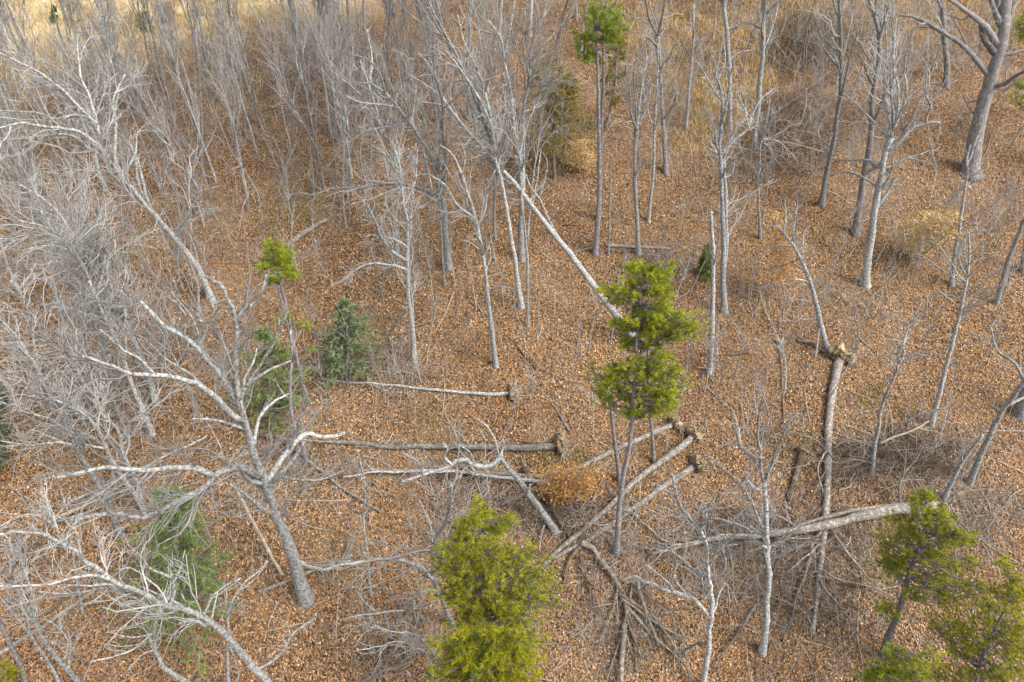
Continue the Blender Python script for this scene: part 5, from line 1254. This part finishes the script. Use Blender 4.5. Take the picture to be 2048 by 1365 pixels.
log('bare level bough jutting in from the right edge', [(2060, 925), (2020, 920), (1980, 917), (1930, 917)], (8, 4), mat='log', name='fallen_branch', cat='branch', seed=45, lift=1.6, branches=5, blen=1.2)
log('dark branch dropping from the longest arching log to the lower right', [(1662, 1072), (1685, 1105), (1705, 1130), (1735, 1168)], (8, 5), mat='dead', name='fallen_branch', cat='branch', seed=46, lift=0.2, branches=2, blen=0.8)
log('pale branch running right from the fallen branching trunk in the brush pile', [(1640, 1150), (1670, 1170), (1710, 1178), (1745, 1188), (1785, 1205)], (6, 4), mat='dead', name='fallen_branch', cat='branch', seed=47, lift=0.3, branches=3, blen=0.8)
log('grey forked branch left of the fallen branching trunk in the brush pile', [(1622, 1095), (1616, 1125), (1605, 1165), (1590, 1200), (1583, 1240)], (9, 4), mat='dead', name='fallen_branch', cat='branch', seed=48, lift=0.15, branches=4, blen=1.0)
log('thin dead branch resting on the leaves left of the lichen-crusted tree foot', [(1510, 1215), (1485, 1255), (1462, 1290), (1425, 1340)], (7, 4), mat='dead', name='fallen_branch', cat='branch', seed=49, lift=0.2)
log('slender dead branch between the two parallel fallen trunks and the yellow-green pine', [(1090, 1055), (1083, 1080), (1078, 1110)], (5, 4), mat='dead', name='fallen_branch', cat='branch', seed=50, lift=0.3)
log('brown half-hidden log slanting through the bramble by the slim crooked tree', [(1664, 158), (1635, 180), (1600, 205), (1570, 228), (1540, 252)], (11, 9), mat='rot', seed=90, lift=0.5)
log('narrow rotting trunk lying straight downhill left of the torn-rooted fallen trunk', [(1557, 688), (1562, 730), (1566, 790), (1568, 860), (1566, 925)], (8, 4), mat='rot', seed=91, plate=16)
log('short dark log lying level right of the broken-topped snag', [(1498, 706), (1475, 709), (1440, 712), (1400, 708)], (7, 4), mat='rot', seed=92)
log('dark crumbled log heap left of the torn root plate', [(1592, 682), (1615, 688), (1640, 702), (1660, 716)], (9, 12), mat='rot', seed=93, branches=4, blen=0.7)
log('thin grey branch curving over the leaves right of the torn root plate', [(1708, 668), (1730, 690), (1748, 705), (1765, 728)], (5, 3), mat='dead', name='fallen_branch', cat='branch', seed=94, branches=3, blen=0.6)
log('grey pole lying slantwise right of the tallest pale tree', [(592, 905), (640, 945), (690, 985), (762, 1028)], (9, 6), mat='dead', seed=95, lift=0.1)
log('short grey log stub in the clearing left of the lone speckled tree', [(862, 612), (875, 604), (890, 598)], (5, 4), mat='dead', seed=96)
# the spread of limbs where the parallel trunks came down
fan = [((1160, 1100), (1128, 1160), 9), ((1162, 1095), (1200, 1130), 11), ((1200, 1130), (1240, 1185), 10), ((1160, 1120), (1190, 1190), 5), ((1190, 1190), (1205, 1240), 4), ((1170, 1130), (1185, 1225), 4), ((1250, 1190), (1320, 1262), 7), ((1245, 1195), (1305, 1300), 7), ((1252, 1200), (1345, 1320), 6), ((1240, 1200), (1280, 1320), 6), ((1255, 1195), (1375, 1290), 5), ((1235, 1210), (1190, 1290), 5), ((1245, 1205), (1262, 1350), 6), ((1238, 1205), (1215, 1365), 5), ((1300, 1260), (1380, 1370), 5), ((1248, 1198), (1335, 1230), 5)]
fan_words = ['short thick limb hooking down from', 'heavy limb leaving the end of', 'lower length of the heavy limb below', 'thin wand curving under', 'thin wand tip on the leaves below', 'straight thin wand under', 'long upper spoke spreading right below', 'long middle spoke spreading right below', 'longest outer spoke spreading right below', 'steep spoke running down below', 'flattest far spoke spreading right below', 'short spoke spreading left below', 'spoke beside the cut brown log below', 'spoke reaching the bottom edge below', 'outlying bare branch far below', 'short raised spoke close to the knot below']
for k, ((a, b, w), t) in enumerate(zip(fan, fan_words)):
    if k > 4: a = (a[0] + random.uniform(-26, 26), a[1] + random.uniform(-30, 26)); b = (b[0] + random.uniform(-14, 14), b[1])
    mx, my = (a[0] + b[0]) / 2 + random.uniform(-12, 12), (a[1] + b[1]) / 2 + random.uniform(-9, 9)
    log(t + ' the parallel fallen trunks', [a, (mx, my), b], (w * 1.5, w * 0.8), mat='dead' if k % 3 else 'rot', name='fallen_branch', cat='branch', seed=60 + k, lift=0.12 + 0.05 * (k % 4), group='limbs spread out below the parallel fallen trunks', branches=2, blen=0.6)

# ---------------------------------------------------------------- pole trees and saplings, each its own copy of a few grown forms
PROTO = {
    'pole': [pole_proto('pole_tree', 10.5, 0.066, ['bark', 'bark_grey', 'bark_pink'][k % 3], ['twig_mauve', 'twig_mauve', 'twig'][k % 3], k, dens=1.25, start=0.42, fork=k in (1, 2, 5), fine=1.0, wig=[0.05, 0.075, 0.09][k % 3]) for k in range(8)],
    'slim': [pole_proto('pole_tree', 7.5, 0.04, ['bark', 'bark_grey'][k % 2], ['twig_mauve', 'twig'][k % 2], 20 + k, dens=1.2, start=0.35, fork=k in (1, 4), wig=0.085) for k in range(6)],
    'big': [pole_proto('pole_tree', 14.0, 0.125, ['bark', 'bark_grey', 'bark_pink'][k % 3], 'twig', 40 + k, dens=1.25, start=0.42, fork=k in (0, 3), ang=(0.35, 0.8), fine=0.8, broad=1.35, wig=0.075) for k in range(5)],
    'whip': [pole_proto('sapling', 4.2, 0.026, 'bark', 'twig_mauve', 60 + k, cat='sapling', dens=2.0, start=0.3, wig=0.08, ang=(0.4, 0.9), fine=0.8) for k in range(8)],
    'switch': [pole_proto('sapling', 2.2, 0.013, 'dead', 'twig_mauve', 80 + k, cat='sapling', dens=2.2, start=0.15, wig=0.10, ang=(0.4, 1.0), fine=0.6) for k in range(6)],
}
rng = np.random.default_rng(77)
placed = []
def scatter_px(n, test, sep, tries=60):
    out = []
    k = 0
    while len(out) < n and k < n * tries:
        k += 1
        p = test()
        if p is None or (1025 < p[0] < 1250 and 170 < p[1] < 470 and sep > 24): continue
        if all((p[0] - q[0]) ** 2 + (p[1] - q[1]) ** 2 > sep ** 2 for q in out) and all((p[0] - q[0]) ** 2 + (p[1] - q[1]) ** 2 > (sep * 0.6) ** 2 for q in placed):
            out.append(p)
    placed.extend(out)
    return out
def zone(x0, x1, y0, y1, f=None):
    def t():
        p = (rng.uniform(x0, x1), rng.uniform(y0, y1))
        return p if f is None or rng.random() < f(*p) else None
    return t

ORD = ['nearest', 'second nearest', 'third nearest', 'fourth nearest', 'fifth nearest', 'sixth nearest', 'seventh nearest', 'eighth nearest', 'ninth nearest', 'tenth nearest', 'eleventh nearest', 'twelfth nearest', 'thirteenth nearest', 'fourteenth nearest', 'fifteenth nearest', 'sixteenth nearest', 'seventeenth nearest', 'eighteenth nearest']
DIRS = ['right of', 'upper right of', 'above', 'upper left of', 'left of', 'lower left of', 'below', 'lower right of']
queue = []
def plan(kind, pts, what, group, smin=0.8, smax=1.2, lean=0.075):
    for p in pts:
        queue.append((kind, p, what, group, rng.uniform(smin, smax), rng.normal(0, lean, 2), rng.uniform(0, 2 * math.pi)))

plan('pole', scatter_px(74, zone(-40, 900, 120, 430, lambda x, y: 1.0 if x < 720 else 0.55), 22), 'bare pole tree', 'slender pole trees of the left thicket', 0.75, 1.2)
plan('pole', scatter_px(20, zone(-60, 700, 60, 140), 24), 'far pole tree', 'slender pole trees of the left thicket', 0.5, 0.8)
plan('slim', scatter_px(44, zone(-30, 920, 90, 520, lambda x, y: 1.0 if x < 640 else 0.5), 20), 'thin young tree', 'slender pole trees of the left thicket', 0.7, 1.15)
plan('slim', scatter_px(26, zone(-20, 640, 500, 900, lambda x, y: 1.0 if x < 480 else 0.4), 30), 'thin young tree', 'thin young trees on the left slope', 0.6, 1.0)
plan('big', scatter_px(18, zone(560, 1240, 20, 300), 34), 'tall twiggy-crowned tree', 'tall bare trees along the top', 0.75, 1.0)
plan('pole', scatter_px(20, zone(660, 1180, 150, 480), 26), 'bare pole tree', 'slender pole trees along the top', 0.7, 1.05)
plan('pole', scatter_px(28, zone(1230, 2080, -60, 200), 30), 'bare pole tree', 'slender pole trees along the top', 0.55, 0.9)
plan('slim', scatter_px(34, zone(1240, 2060, 60, 480), 30), 'thin young tree', 'thin young trees on the right slope', 0.5, 0.9)
plan('big', scatter_px(8, zone(-60, 260, 330, 900), 80), 'tall twiggy-crowned tree', 'tall bare trees on the left edge', 0.6, 0.8)
plan('whip', scatter_px(52, zone(640, 1420, 430, 880), 24), 'grey sapling whip', 'sapling whips in the leafy clearing', 0.6, 1.2, 0.07)
plan('whip', scatter_px(56, zone(1400, 2060, 380, 960), 26), 'grey sapling whip', 'sapling whips on the right slope', 0.6, 1.25, 0.09)
plan('whip', scatter_px(34, zone(60, 720, 480, 960), 26), 'grey sapling whip', 'sapling whips on the left slope', 0.6, 1.2, 0.09)
plan('switch', scatter_px(38, zone(560, 1340, 900, 1360), 30), 'small twiggy sapling', 'small twiggy saplings low on the slope', 0.6, 1.3, 0.12)
plan('switch', scatter_px(36, zone(1340, 2050, 930, 1365), 30), 'small twiggy sapling', 'small twiggy saplings low on the slope', 0.6, 1.4, 0.12)
plan('switch', scatter_px(34, zone(640, 1700, 520, 900), 26), 'small twiggy sapling', 'small twiggy saplings in the clearing', 0.5, 1.1, 0.12)
plan('switch', scatter_px(26, zone(40, 560, 900, 1365), 34), 'small twiggy sapling', 'small twiggy saplings low on the slope', 0.6, 1.3, 0.12)

# a label for each: what stands nearest to it, on which side, and how near
who = {}
for i, (kind, p, what, *_r) in enumerate(queue):
    d = [math.hypot(p[0] - q[0], p[1] - q[1]) for _n, q in LAND]
    k = int(np.argmin(d)); q = LAND[k][1]
    a = math.atan2(-(p[1] - q[1]), p[0] - q[0])
    who.setdefault((what, k, int(round(a / (math.pi / 4))) % 8), []).append((d[k], i))
LABEL = {}
for (what, k, s), v in who.items():
    for n, (_d, i) in enumerate(sorted(v)):
        LABEL[i] = f"{what} {DIRS[s]} {LAND[k][0]}" if len(v) == 1 else f"{what} {ORD[min(n, 17)]} {DIRS[s]} {LAND[k][0]}"
first = {}
for i, (kind, p, what, group, s, tl, rz) in enumerate(queue):
    src = PROTO[kind][int(rng.integers(len(PROTO[kind])))]
    loc = ground(*p)
    if kind in ('pole', 'slim') and p[0] < 500: tl = tl + np.array([0.0, -0.05])
    copy_tree(src, loc, rz, tl, (s * rng.uniform(0.9, 1.1),) * 2 + (s,), LABEL[i], group)
for v in PROTO.values():
    for r in v:
        for ch in list(r.children): bpy.data.objects.remove(ch)
        bpy.data.objects.remove(r)
